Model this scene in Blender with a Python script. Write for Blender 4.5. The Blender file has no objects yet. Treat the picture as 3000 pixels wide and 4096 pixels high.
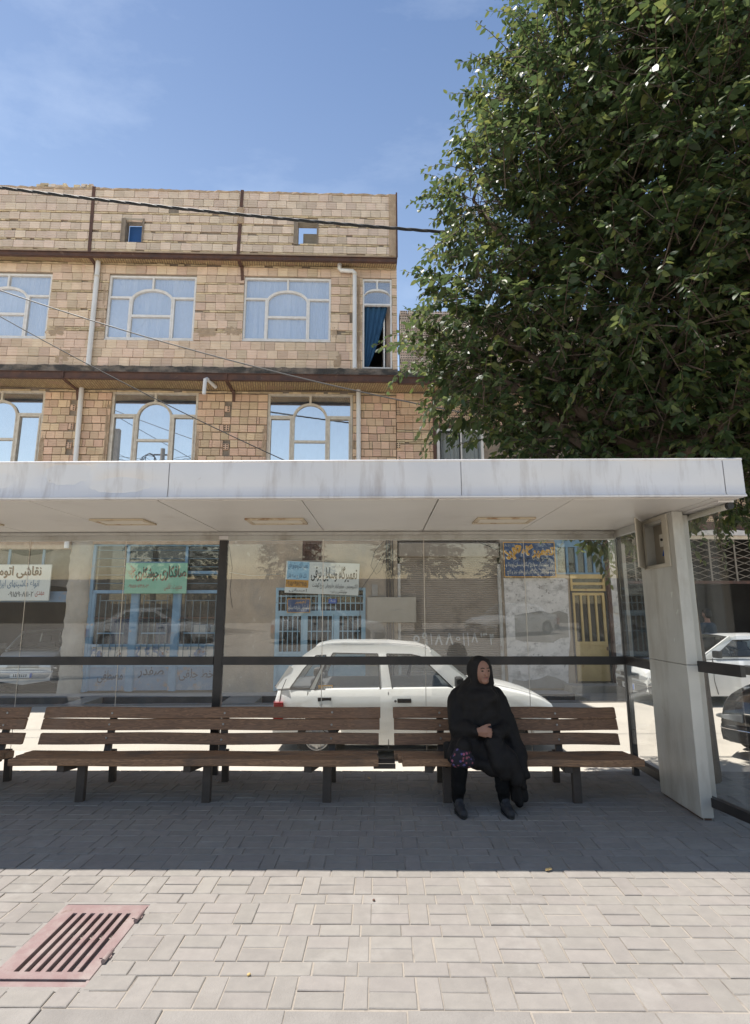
import bpy, bmesh, math, random
import numpy as np
from mathutils import Vector, Matrix, Euler
from mathutils.geometry import tessellate_polygon

rnd = random.Random(7)
NR = np.random.default_rng(11)
SC = bpy.context.scene
COL = SC.collection
R = math.radians

# ------------------------------------------------------------------ camera
PITCH, YAW, ROLL = 0.1798, -0.0116, -0.0017
fw = Vector((math.sin(YAW)*math.cos(PITCH), math.cos(YAW)*math.cos(PITCH), math.sin(PITCH)))
rt0 = Vector((math.cos(YAW), -math.sin(YAW), 0)); up0 = rt0.cross(fw)
rt = rt0*math.cos(ROLL) + up0*math.sin(ROLL); up = -rt0*math.sin(ROLL) + up0*math.cos(ROLL)
cam_d = bpy.data.cameras.new('camera'); cam = bpy.data.objects.new('camera', cam_d); COL.objects.link(cam)
m = Matrix.Identity(4)
for i in range(3):
    m[i][0] = rt[i]; m[i][1] = up[i]; m[i][2] = -fw[i]
m[0][3], m[1][3], m[2][3] = 0, 0, 1.6
cam.matrix_world = m
cam_d.sensor_fit = 'HORIZONTAL'; cam_d.sensor_width = 36; cam_d.lens = 36*2197.7/3000
cam_d.clip_start = 0.05; cam_d.clip_end = 3000
SC.camera = cam

# ------------------------------------------------------------------ world, sun, exposure
SUN = Vector((-0.30, 0.105, 1.0)).normalized()          # towards the sun
el = math.asin(SUN.z)
w = bpy.data.worlds.new('World'); SC.world = w; w.use_nodes = True
nt = w.node_tree; bg = nt.nodes['Background']
sky = nt.nodes.new('ShaderNodeTexSky'); sky.sky_type = 'NISHITA'; sky.sun_disc = False
sky.sun_elevation = el; sky.sun_rotation = math.atan2(SUN.x, SUN.y)
sky.altitude = 900; sky.air_density = 1.15; sky.dust_density = 0.5; sky.ozone_density = 1.2
# thin high cirrus: very faint, stretched in the sky's own direction space
tc = nt.nodes.new('ShaderNodeTexCoord'); mp = nt.nodes.new('ShaderNodeMapping')
mp.inputs['Scale'].default_value = (2.2, 5.0, 7.0); mp.inputs['Rotation'].default_value = (0.3, 0.5, 0.9)
nz = nt.nodes.new('ShaderNodeTexNoise'); nz.inputs['Scale'].default_value = 1.6; nz.inputs['Detail'].default_value = 8; nz.inputs['Roughness'].default_value = .62
cr = nt.nodes.new('ShaderNodeValToRGB'); cr.color_ramp.elements[0].position = .52; cr.color_ramp.elements[1].position = .86
cr.color_ramp.elements[1].color = (.13, .13, .13, 1)
mx = nt.nodes.new('ShaderNodeMix'); mx.data_type = 'RGBA'; mx.inputs[7].default_value = (5.5, 6.0, 6.6, 1)
L = nt.links
L.new(tc.outputs['Generated'], mp.inputs[0]); L.new(mp.outputs[0], nz.inputs[0]); L.new(nz.outputs[0], cr.inputs[0])
L.new(cr.outputs[0], mx.inputs[0])
sp = nt.nodes.new('ShaderNodeSeparateXYZ'); L.new(tc.outputs['Generated'], sp.inputs[0])      # deeper blue overhead, paler towards the horizon
gr = nt.nodes.new('ShaderNodeValToRGB'); gr.color_ramp.elements[0].position = .30; gr.color_ramp.elements[0].color = (1.22, 1.04, .86, 1); gr.color_ramp.elements[1].position = .85; gr.color_ramp.elements[1].color = (.50, .53, .56, 1)
ml = nt.nodes.new('ShaderNodeMix'); ml.data_type = 'RGBA'; ml.blend_type = 'MULTIPLY'; ml.inputs[0].default_value = 1
L.new(sp.outputs[2], gr.inputs[0]); L.new(sky.outputs[0], ml.inputs[6]); L.new(gr.outputs[0], ml.inputs[7])
L.new(ml.outputs[2], mx.inputs[6]); L.new(mx.outputs[2], bg.inputs[0])
bg.inputs[1].default_value = 0.125
sun_d = bpy.data.lights.new('sun', 'SUN'); sun = bpy.data.objects.new('sun', sun_d); COL.objects.link(sun)
sun_d.energy = 3.5; sun_d.angle = R(0.53); sun_d.color = (1.0, .955, .89)
sun.rotation_euler = (-SUN).to_track_quat('-Z', 'Y').to_euler(); sun.location = SUN*60
SC.view_settings.view_transform = 'Standard'; SC.view_settings.look = 'None'
SC.view_settings.exposure = 1.06; SC.view_settings.gamma = 1
SC.cycles.max_bounces = 10; SC.cycles.transparent_max_bounces = 24; SC.cycles.glossy_bounces = 5
SC.cycles.use_denoising = True; SC.cycles.caustics_reflective = False; SC.cycles.caustics_refractive = False

# ------------------------------------------------------------------ materials
def nodes(name):
    mt = bpy.data.materials.new(name); mt.use_nodes = True
    n = mt.node_tree; b = n.nodes['Principled BSDF']
    return mt, n, b
def rgba(c): return (c[0], c[1], c[2], 1)
def M(name, col, rough=.6, metal=0., col2=None, scale=6, lo=.35, hi=.65, bump=0., bscale=60, stain=None, stretch=(1, 1, 1),
      island=0., hue=0., spec=.5, coat=0., stain2=None, detail=6, bdist=.01):
    mt, n, b = nodes(name); l = n.links; N = n.nodes.new
    b.inputs['Roughness'].default_value = rough; b.inputs['Metallic'].default_value = metal
    b.inputs['Specular IOR Level'].default_value = spec; b.inputs['Coat Weight'].default_value = coat
    b.inputs['Base Color'].default_value = rgba(col)
    tcn = N('ShaderNodeTexCoord'); mpn = N('ShaderNodeMapping'); mpn.inputs['Scale'].default_value = stretch
    l.new(tcn.outputs['Object'], mpn.inputs[0]); vec = mpn.outputs[0]
    def noise(sc, det=detail, rg=.6, v=None):
        t = N('ShaderNodeTexNoise'); t.inputs['Scale'].default_value = sc; t.inputs['Detail'].default_value = det
        t.inputs['Roughness'].default_value = rg; l.new(v or vec, t.inputs[0]); return t.outputs[0]
    def ramp(src, a, z):
        r = N('ShaderNodeMapRange'); r.inputs[1].default_value = a; r.inputs[2].default_value = z; l.new(src, r.inputs[0]); return r.outputs[0]
    def mix(f, a, c):
        x = N('ShaderNodeMix'); x.data_type = 'RGBA'; l.new(f, x.inputs[0])
        if isinstance(a, tuple): x.inputs[6].default_value = rgba(a)
        else: l.new(a, x.inputs[6])
        if isinstance(c, tuple): x.inputs[7].default_value = rgba(c)
        else: l.new(c, x.inputs[7])
        return x.outputs[2]
    cur = None
    if col2 is not None:
        cur = mix(ramp(noise(scale), lo, hi), tuple(col), tuple(col2))
    if island or hue:
        g = N('ShaderNodeNewGeometry'); h = N('ShaderNodeHueSaturation')
        mr = N('ShaderNodeMapRange'); mr.inputs[3].default_value = 1-island; mr.inputs[4].default_value = 1+island
        l.new(g.outputs['Random Per Island'], mr.inputs[0]); l.new(mr.outputs[0], h.inputs['Value'])
        if hue:
            wn = N('ShaderNodeTexWhiteNoise'); wn.noise_dimensions = '1D'; l.new(g.outputs['Random Per Island'], wn.inputs['W'])
            m2 = N('ShaderNodeMapRange'); m2.inputs[3].default_value = .5-hue; m2.inputs[4].default_value = .5+hue
            l.new(wn.outputs[0], m2.inputs[0]); l.new(m2.outputs[0], h.inputs['Hue'])
        if cur is None: h.inputs['Color'].default_value = rgba(col)
        else: l.new(cur, h.inputs['Color'])
        cur = h.outputs[0]
    for st in (stain, stain2):
        if st:
            sc, ssc, a, z, strch = st
            mp2 = N('ShaderNodeMapping'); mp2.inputs['Scale'].default_value = strch; mp2.inputs['Location'].default_value = (ssc, 1.7, .3)
            l.new(tcn.outputs['Object'], mp2.inputs[0])
            cur = mix(ramp(noise(ssc, 8, .65, mp2.outputs[0]), a, z), cur if cur is not None else tuple(col), tuple(sc))
    if cur is not None: l.new(cur, b.inputs['Base Color'])
    if bump:
        bp = N('ShaderNodeBump'); bp.inputs['Strength'].default_value = bump; bp.inputs['Distance'].default_value = bdist
        l.new(noise(bscale, 6, .6), bp.inputs['Height']); l.new(bp.outputs[0], b.inputs['Normal'])
    return mt
def glass_mat(name, tint=(.9, .93, .92), f0=.04, dust=.05, dustcol=(.55, .52, .47), rough=0.0, boost=.96):
    mt, n, b = nodes(name); l = n.links; N = n.nodes.new
    n.nodes.remove(b); out = n.nodes['Material Output']
    tr = N('ShaderNodeBsdfTransparent'); tr.inputs[0].default_value = rgba(tint)
    gl = N('ShaderNodeBsdfGlossy'); gl.inputs['Roughness'].default_value = rough; gl.inputs['Color'].default_value = (1, 1, 1, 1)
    lw = N('ShaderNodeLayerWeight'); lw.inputs[0].default_value = .5
    p = N('ShaderNodeMath'); p.operation = 'POWER'; p.inputs[1].default_value = 5; l.new(lw.outputs['Facing'], p.inputs[0])
    q = N('ShaderNodeMath'); q.operation = 'MULTIPLY_ADD'; q.inputs[1].default_value = boost; q.inputs[2].default_value = f0; l.new(p.outputs[0], q.inputs[0])
    m1 = N('ShaderNodeMixShader'); l.new(q.outputs[0], m1.inputs[0]); l.new(tr.outputs[0], m1.inputs[1]); l.new(gl.outputs[0], m1.inputs[2])
    df = N('ShaderNodeBsdfDiffuse'); df.inputs[0].default_value = rgba(dustcol)
    tcn = N('ShaderNodeTexCoord'); mpn = N('ShaderNodeMapping'); mpn.inputs['Scale'].default_value = (3, 3, 1.2)
    t = N('ShaderNodeTexNoise'); t.inputs['Scale'].default_value = 2.5; t.inputs['Detail'].default_value = 9; t.inputs['Roughness'].default_value = .7
    l.new(tcn.outputs['Object'], mpn.inputs[0]); l.new(mpn.outputs[0], t.inputs[0])
    mr = N('ShaderNodeMapRange'); mr.inputs[1].default_value = .3; mr.inputs[2].default_value = .8; mr.inputs[3].default_value = dust*.4; mr.inputs[4].default_value = dust*1.8
    l.new(t.outputs[0], mr.inputs[0])
    m2 = N('ShaderNodeMixShader'); l.new(mr.outputs[0], m2.inputs[0]); l.new(m1.outputs[0], m2.inputs[1]); l.new(df.outputs[0], m2.inputs[2])
    l.new(m2.outputs[0], out.inputs[0])
    return mt

MT = {}
def mk(k, *a, **kw): MT[k] = M(k, *a, **kw)
mk('paver', (.268, .243, .217), .85, col2=(.238, .216, .194), scale=14, island=.06, hue=.008, bump=.55, bscale=160, bdist=.004,
   stain=((.20, .18, .16), 1.3, .56, .74, (1, 1, 1)), stain2=((.33, .305, .275), 2.1, .58, .78, (1, 1, 1)))
mk('sand', (.36, .315, .265), .95, col2=(.31, .27, .225), scale=20, bump=.5, bscale=200, stain=((.16, .14, .12), 3, .56, .66, (1, 1, 1)))
mk('kerbstone', (.265, .243, .22), .9, col2=(.23, .21, .19), scale=8, island=.08, bump=.5, bscale=90)
mk('road', (.52, .475, .41), .9, col2=(.46, .42, .365), scale=.9, bump=.35, bscale=120, stain=((.38, .345, .30), .5, .55, .72, (1, 1, 1)))
mk('gutter', (.13, .122, .112), .9, col2=(.09, .085, .08), scale=4, bump=.4, bscale=60)
mk('farpave', (.36, .33, .295), .9, col2=(.29, .27, .245), scale=3, bump=.4, bscale=70)
mk('brick', (.71, .54, .405), .9, col2=(.64, .48, .35), scale=5, island=.16, hue=.012, bump=.5, bscale=90, stain=((.55, .40, .285), 1.3, .56, .80, (1, 1, 1)))
mk('brick_grey', (.70, .565, .45), .9, col2=(.62, .49, .385), scale=5, island=.15, hue=.01, bump=.5, bscale=90, stain=((.50, .41, .31), 1.5, .56, .80, (1, 1, .6)))
mk('brick_warm', (.70, .50, .345), .9, col2=(.63, .445, .305), scale=4, island=.14, hue=.016, bump=.45, bscale=90, stain=((.56, .35, .22), 1.0, .57, .74, (1, 1, 1)))
mk('thinbrick', (.66, .53, .34), .9, col2=(.52, .40, .25), scale=7, island=.2, bump=.5, bscale=100)
mk('mortar', (.30, .245, .19), .95, col2=(.22, .175, .135), scale=6, bump=.9, bscale=40, bdist=.02, stain=((.34, .265, .19), 2.0, .52, .66, (1, 1, 1)))
mk('mudmortar', (.50, .37, .255), .95, col2=(.40, .285, .19), scale=8, bump=.9, bscale=60, bdist=.02)
mk('rust', (.125, .06, .04), .75, col2=(.075, .042, .034), scale=5, bump=.4, bscale=80, stain=((.27, .19, .14), 7, .62, .74, (1, 1, 1)))
mk('crust', (.20, .165, .135), .95, col2=(.06, .055, .05), scale=4, lo=.42, hi=.58, bump=.9, bscale=30, bdist=.03, stretch=(.5, 1, 1))
mk('plaster', (.45, .355, .26), .95, col2=(.35, .275, .20), scale=1.6, bump=.7, bscale=25, bdist=.015,
   stain=((.29, .25, .205), .9, .46, .62, (1, 1, .7)), stain2=((.60, .52, .42), 5.5, .64, .72, (1.6, 1, .8)))
mk('concrete', (.42, .375, .315), .95, col2=(.33, .295, .245), scale=2.5, bump=.8, bscale=25, bdist=.02,
   stain=((.40, .33, .25), 1.1, .55, .68, (1, 1, .6)), stain2=((.50, .46, .40), 3.2, .66, .7, (1, 1, 1)))
mk('whitewash', (.70, .655, .615), .9, col2=(.58, .54, .50), scale=3, bump=.5, bscale=40,
   stain=((.36, .335, .31), 2.4, .50, .64, (1, 1, 1.5)), stain2=((.25, .23, .21), 11, .58, .68, (1, 1, 1)))
mk('cement', (.34, .315, .28), .95, col2=(.28, .26, .23), scale=4, bump=.6, bscale=60)
mk('pvc', (.76, .75, .74), .45, col2=(.66, .64, .61), scale=3, stretch=(1, 1, .3))
mk('frame', (.80, .77, .74), .5, col2=(.70, .66, .61), scale=9, bump=.1, bscale=50)
mk('frame_old', (.68, .62, .53), .6, col2=(.55, .48, .39), scale=9, bump=.2, bscale=50)
mk('curtain', (.82, .83, .86), .9, col2=(.72, .75, .80), scale=1.0, stretch=(6, 1, .4))
mk('curtain_blue', (.03, .10, .20), .9, col2=(.015, .06, .13), scale=3, stretch=(8, 8, .5))
mk('dark', (.03, .028, .026), .9, col2=(.045, .04, .035), scale=2)
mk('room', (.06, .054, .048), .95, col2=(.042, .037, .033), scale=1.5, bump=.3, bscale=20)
mk('blue', (.17, .29, .40), .55, col2=(.13, .235, .335), scale=5, bump=.25, bscale=60, stain=((.33, .27, .23), 5, .62, .68, (1, 1, 1)), stain2=((.12, .06, .04), 9, .66, .72, (1, 1, 1)))
mk('blue_light', (.30, .44, .52), .5, col2=(.24, .375, .46), scale=5, bump=.2, bscale=60, stain=((.17, .12, .09), 8, .66, .72, (1, 1, 1)))
mk('blue_sheet', (.15, .235, .33), .6, col2=(.115, .185, .27), scale=3, bump=.3, bscale=40, stain=((.25, .19, .15), 4.5, .54, .66, (1, 1, 1)), stain2=((.28, .31, .33), 2.2, .56, .72, (1, 1, 1)))
mk('blue_panel', (.02, .10, .30), .5, col2=(.02, .08, .24), scale=2)
mk('navy', (.035, .065, .15), .5, col2=(.05, .085, .17), scale=4, stain=((.12, .14, .18), 6, .62, .74, (1, 1, 1)))
mk('peeled', (.52, .48, .42), .8, col2=(.10, .16, .27), scale=5, lo=.52, hi=.58, bump=.3, bscale=40, stain=((.16, .07, .04), 6, .60, .64, (1, 1, 1)))
mk('bars', (.10, .15, .17), .55, col2=(.07, .10, .115), scale=10)
mk('yellow', (.58, .41, .175), .55, col2=(.50, .345, .14), scale=4, bump=.2, bscale=60, stain=((.27, .11, .035), 6, .60, .70, (1, 1, .5)), stain2=((.22, .17, .10), 14, .66, .72, (1, 1, 1)))
mk('shutter', (.33, .275, .22), .55, .1, col2=(.27, .22, .175), scale=2, bump=.15, bscale=50, stain=((.13, .10, .08), 1.6, .56, .72, (1, 1, 1)))
mk('rail_white', (.50, .47, .43), .6, col2=(.36, .32, .27), scale=5, stain=((.17, .09, .05), 7, .60, .68, (1, 1, 1)))
mk('board_white', (.60, .61, .56), .5, col2=(.54, .55, .50), scale=2, stain=((.42, .42, .38), 4, .62, .8, (1, 1, 1)))
mk('board_green', (.24, .45, .325), .5, col2=(.20, .40, .28), scale=2, stain=((.30, .36, .25), 4, .62, .78, (1, 1, 1)))
mk('board_blank', (.42, .37, .30), .7, col2=(.37, .325, .26), scale=2)
mk('sign_edge', (.09, .10, .09), .6)
mk('light_blue', (.27, .45, .56), .5); mk('orange', (.47, .235, .04), .5); mk('ink', (.02, .02, .022), .6)
mk('ink_grey', (.28, .27, .25), .7); mk('ink_red', (.30, .05, .04), .6); mk('ink_green', (.02, .12, .08), .6); mk('ink_blue', (.05, .12, .20), .6)
mk('ink_white', (.60, .58, .52), .6); mk('ink_orange', (.55, .29, .05), .6); mk('chalk', (.50, .475, .44), .9); mk('ink_shadow', (.19, .09, .06), .6)
mk('spray', (.045, .05, .065), .8)
mk('steel_white', (.70, .67, .655), .34, .12, col2=(.64, .615, .605), scale=1.5, bump=.05, bscale=8, stain=((.38, .32, .28), 1.7, .52, .78, (3.2, 1, .55)), stain2=((.30, .15, .08), 6, .70, .76, (1.2, 1, .8)))
mk('steel_pier', (.53, .52, .485), .42, .2, col2=(.46, .45, .42), scale=2, bump=.06, bscale=9, stain=((.32, .285, .24), 1.8, .48, .74, (2, 2.4, .5)), stain2=((.30, .20, .13), 9, .68, .76, (1, 1, .6)))
mk('ceiling_panel', (.66, .63, .59), .42, .15, col2=(.61, .58, .545), scale=1.2, bump=.05, bscale=7, stain=((.54, .50, .45), 1.5, .60, .78, (1, 1, 1)))
mk('lamp_frame', (.55, .46, .33), .6, col2=(.30, .18, .09), scale=9, lo=.52, hi=.66)
mk('lamp_diffuser', (.66, .60, .50), .5)
mk('dark_steel', (.04, .035, .034), .45, .2, col2=(.022, .021, .022), scale=5, stain=((.10, .055, .035), 10, .70, .76, (1, 1, 1)))
mk('leg_steel', (.075, .058, .048), .6, .1, col2=(.05, .04, .034), scale=9, bump=.2, bscale=60)
mk('bolt', (.34, .34, .34), .4, .8)
mk('rubber_line', (.08, .075, .07), .7)
mk('box_cream', (.47, .43, .355), .6, col2=(.41, .37, .30), scale=5); mk('box_inside', (.33, .29, .235), .7); mk('plastic_white', (.55, .52, .46), .5)
mk('grate_pink', (.255, .175, .166), .65, col2=(.225, .145, .137), scale=9, bump=.25, bscale=90, stain=((.29, .23, .21), 7, .45, .66, (1, 1, 1)), stain2=((.16, .09, .07), 11, .60, .72, (1, 1, 1)))
mk('paint_white', (.78, .78, .76), .22, coat=.6, col2=(.74, .74, .72), scale=2, stain=((.60, .57, .51), 2.0, .60, .85, (1, 1, 1.6)))
mk('paint_black', (.010, .010, .011), .22, coat=.8)
mk('paint_silver', (.42, .43, .44), .3, .4, coat=.6)
mk('trim_black', (.018, .018, .019), .55); mk('tyre', (.02, .02, .02), .85); mk('rim', (.42, .42, .43), .35, .7)
mk('chrome', (.65, .65, .66), .12, 1.0); mk('lens_red', (.30, .02, .02), .15, coat=.8); mk('lens_amber', (.55, .17, .02), .2); mk('lens_clear', (.42, .43, .43), .12, .3, coat=.8)
mk('seat_cloth', (.07, .07, .075), .9); mk('plate_white', (.66, .66, .64), .5); mk('plate_blue', (.03, .10, .38), .5)
mk('chador', (.0115, .010, .0098), .75, col2=(.015, .0132, .0128), scale=30, bump=.25, bscale=220, bdist=.002, spec=.25)
mk('trousers', (.006, .006, .006), .9, spec=.2); mk('shoe', (.03, .03, .034), .7, col2=(.02, .02, .023), scale=30, bump=.3, bscale=120, bdist=.003)
mk('skin', (.31, .165, .115), .55, col2=(.28, .145, .10), scale=20); mk('hair', (.012, .010, .009), .6); mk('shirt', (.035, .06, .085), .9, col2=(.028, .048, .07), scale=8)
mk('lip', (.30, .11, .09), .5); mk('eye', (.01, .008, .007), .2)
mk('bark', (.13, .095, .07), .95, col2=(.085, .06, .045), scale=8, bump=.8, bscale=40, stretch=(1, 1, .3))
mk('cable', (.014, .014, .015), .6); mk('wire', (.10, .095, .09), .5)
mk('tarp', (.22, .195, .165), .8, col2=(.15, .13, .105), scale=2, bump=.4, bscale=12)
mk('hole', (.035, .026, .018), .95); mk('poleconc', (.30, .28, .25), .9, col2=(.23, .21, .19), scale=5, bump=.3, bscale=40)
mk('meshwire', (.24, .20, .155), .6); mk('terracotta', (.45, .42, .38), .8)
mk('farwall', (.38, .33, .27), .9, col2=(.31, .27, .22), scale=.6, bump=.3, bscale=8)
def wood_mat(name, c1, c2, c3):
    mt, n, b = nodes(name); l = n.links; N = n.nodes.new
    tcn = N('ShaderNodeTexCoord'); mp1 = N('ShaderNodeMapping'); mp1.inputs['Scale'].default_value = (1.1, 12, 12)
    g = N('ShaderNodeNewGeometry'); ad = N('ShaderNodeVectorMath'); ad.operation = 'ADD'
    sc = N('ShaderNodeVectorMath'); sc.operation = 'SCALE'; sc.inputs['Scale'].default_value = 13
    cb = N('ShaderNodeCombineXYZ'); 
    for i in range(3): l.new(g.outputs['Random Per Island'], cb.inputs[i])
    l.new(cb.outputs[0], sc.inputs[0]); l.new(tcn.outputs['Object'], ad.inputs[0]); l.new(sc.outputs[0], ad.inputs[1]); l.new(ad.outputs[0], mp1.inputs[0])
    t = N('ShaderNodeTexNoise'); t.inputs['Scale'].default_value = 2.2; t.inputs['Detail'].default_value = 3; t.inputs['Distortion'].default_value = 1.2; l.new(mp1.outputs[0], t.inputs[0])
    wv = N('ShaderNodeMath'); wv.operation = 'MULTIPLY'; wv.inputs[1].default_value = 9; l.new(t.outputs[0], wv.inputs[0])
    fr = N('ShaderNodeMath'); fr.operation = 'PINGPONG'; fr.inputs[1].default_value = .5; l.new(wv.outputs[0], fr.inputs[0])
    mp2 = N('ShaderNodeMapping'); mp2.inputs['Scale'].default_value = (4, 90, 90); l.new(ad.outputs[0], mp2.inputs[0])
    t2 = N('ShaderNodeTexNoise'); t2.inputs['Scale'].default_value = 1; t2.inputs['Detail'].default_value = 4; l.new(mp2.outputs[0], t2.inputs[0])
    t3 = N('ShaderNodeTexNoise'); t3.inputs['Scale'].default_value = 3; t3.inputs['Detail'].default_value = 6; l.new(ad.outputs[0], t3.inputs[0])
    r = N('ShaderNodeMapRange'); r.inputs[1].default_value = .05; r.inputs[2].default_value = .45; l.new(fr.outputs[0], r.inputs[0])
    m1 = N('ShaderNodeMix'); m1.data_type = 'RGBA'; m1.inputs[6].default_value = rgba(c2); m1.inputs[7].default_value = rgba(c1); l.new(r.outputs[0], m1.inputs[0])
    r2 = N('ShaderNodeMapRange'); r2.inputs[1].default_value = .40; r2.inputs[2].default_value = .75; r2.inputs[4].default_value = .7; l.new(t2.outputs[0], r2.inputs[0])
    m2 = N('ShaderNodeMix'); m2.data_type = 'RGBA'; l.new(r2.outputs[0], m2.inputs[0]); l.new(m1.outputs[2], m2.inputs[6]); m2.inputs[7].default_value = rgba(c2)
    r3 = N('ShaderNodeMapRange'); r3.inputs[1].default_value = .5; r3.inputs[2].default_value = .72; r3.inputs[4].default_value = .85; l.new(t3.outputs[0], r3.inputs[0])
    m3 = N('ShaderNodeMix'); m3.data_type = 'RGBA'; l.new(r3.outputs[0], m3.inputs[0]); l.new(m2.outputs[2], m3.inputs[6]); m3.inputs[7].default_value = rgba(c3)
    l.new(m3.outputs[2], b.inputs['Base Color']); b.inputs['Roughness'].default_value = .6
    bp = N('ShaderNodeBump'); bp.inputs['Strength'].default_value = .4; bp.inputs['Distance'].default_value = .004; l.new(t2.outputs[0], bp.inputs['Height']); l.new(bp.outputs[0], b.inputs['Normal'])
    MT[name] = mt
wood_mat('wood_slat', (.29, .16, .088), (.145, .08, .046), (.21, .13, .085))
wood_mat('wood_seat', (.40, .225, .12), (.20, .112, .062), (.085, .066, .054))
MT['glass'] = glass_mat('glass', (.97, .975, .965), .041, .019)
MT['car_glass'] = glass_mat('car_glass', (.82, .86, .85), .05, .02)
MT['mirror_pane'] = glass_mat('mirror_pane', (.40, .50, .60), .74, .09, (.5, .55, .6), 0, .3)
MT['pane'] = glass_mat('pane', (.90, .94, .99), .40, .14, (.8, .83, .87), 0, .5)
MT['shop_pane'] = glass_mat('shop_pane', (.66, .68, .66), .05, .12, (.35, .33, .30))
def leaf_mat(name, c1, c2, c3):
    mt, n, b = nodes(name); l = n.links; N = n.nodes.new
    g = N('ShaderNodeNewGeometry'); r = N('ShaderNodeValToRGB')
    e = r.color_ramp.elements; e[0].color = rgba(c1); e[1].color = rgba(c3); e[1].position = 1
    x = e.new(.6); x.color = rgba(c2); x = e.new(.93); x.color = rgba(c3); e[-1].color = rgba((c3[0]*1.25, c3[1]*1.1, c3[2]))
    l.new(g.outputs['Random Per Island'], r.inputs[0]); l.new(r.outputs[0], b.inputs['Base Color'])
    b.inputs['Roughness'].default_value = .45; b.inputs['Specular IOR Level'].default_value = .45
    tl = N('ShaderNodeBsdfTranslucent'); hs = N('ShaderNodeHueSaturation'); hs.inputs['Value'].default_value = 1.7; hs.inputs['Hue'].default_value = .485
    l.new(r.outputs[0], hs.inputs['Color']); l.new(hs.outputs[0], tl.inputs[0])
    mxs = N('ShaderNodeMixShader'); mxs.inputs[0].default_value = .45; l.new(b.outputs[0], mxs.inputs[1]); l.new(tl.outputs[0], mxs.inputs[2])
    l.new(mxs.outputs[0], n.nodes['Material Output'].inputs[0]); MT[name] = mt
leaf_mat('leaf', (.034, .058, .022), (.060, .090, .031), (.115, .14, .042))
leaf_mat('leaf_dull', (.030, .045, .022), (.05, .07, .03), (.08, .095, .04))
def floral():
    mt, n, b = nodes('floral'); l = n.links; N = n.nodes.new
    tcn = N('ShaderNodeTexCoord'); v = N('ShaderNodeTexVoronoi'); v.inputs['Scale'].default_value = 34; l.new(tcn.outputs['Object'], v.inputs[0])
    nz2 = N('ShaderNodeTexNoise'); nz2.inputs['Scale'].default_value = 150; l.new(tcn.outputs['Object'], nz2.inputs[0])
    ad = N('ShaderNodeMath'); ad.operation = 'MULTIPLY_ADD'; ad.inputs[1].default_value = .25; l.new(nz2.outputs[0], ad.inputs[0]); l.new(v.outputs['Distance'], ad.inputs[2])
    lt = N('ShaderNodeMath'); lt.operation = 'LESS_THAN'; lt.inputs[1].default_value = .50; l.new(ad.outputs[0], lt.inputs[0])
    r = N('ShaderNodeValToRGB'); r.color_ramp.interpolation = 'CONSTANT'
    e = r.color_ramp.elements; e[0].color = (.26, .075, .10, 1); e[1].position = .45; e[1].color = (.30, .08, .14, 1)
    q = e.new(.62); q.color = (.10, .08, .22, 1)
    sp = N('ShaderNodeSeparateColor'); l.new(v.outputs['Color'], sp.inputs[0]); l.new(sp.outputs[0], r.inputs[0])
    x = N('ShaderNodeMix'); x.data_type = 'RGBA'; x.inputs[6].default_value = (.010, .009, .018, 1)
    l.new(lt.outputs[0], x.inputs[0]); l.new(r.outputs[0], x.inputs[7]); l.new(x.outputs[2], b.inputs['Base Color']); b.inputs['Roughness'].default_value = .8
    MT['floral'] = mt
floral()
def soffit():
    mt, n, b = nodes('soffit_brick'); l = n.links; N = n.nodes.new
    tcn = N('ShaderNodeTexCoord'); mp1 = N('ShaderNodeMapping'); mp1.inputs['Rotation'].default_value = (0, 0, R(82)); l.new(tcn.outputs['Object'], mp1.inputs[0])
    br = N('ShaderNodeTexBrick'); br.inputs['Scale'].default_value = 1; br.inputs['Brick Width'].default_value = .2; br.inputs['Row Height'].default_value = .056
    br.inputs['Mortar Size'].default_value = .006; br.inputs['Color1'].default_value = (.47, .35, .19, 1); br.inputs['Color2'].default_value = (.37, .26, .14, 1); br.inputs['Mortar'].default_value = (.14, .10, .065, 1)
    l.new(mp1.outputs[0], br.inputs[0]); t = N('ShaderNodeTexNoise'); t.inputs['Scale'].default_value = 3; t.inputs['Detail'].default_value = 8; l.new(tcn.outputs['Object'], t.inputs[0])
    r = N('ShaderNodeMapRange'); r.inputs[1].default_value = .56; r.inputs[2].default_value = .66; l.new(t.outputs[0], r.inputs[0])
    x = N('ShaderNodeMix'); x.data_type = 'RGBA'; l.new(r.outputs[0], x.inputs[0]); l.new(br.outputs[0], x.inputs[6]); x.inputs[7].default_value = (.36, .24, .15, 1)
    l.new(x.outputs[2], b.inputs['Base Color']); b.inputs['Roughness'].default_value = .95
    bp = N('ShaderNodeBump'); bp.inputs['Strength'].default_value = .8; bp.inputs['Distance'].default_value = .02; bp.invert = True; l.new(br.outputs['Fac'], bp.inputs['Height']); l.new(bp.outputs[0], b.inputs['Normal'])
    MT['soffit_brick'] = mt
soffit()

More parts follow.
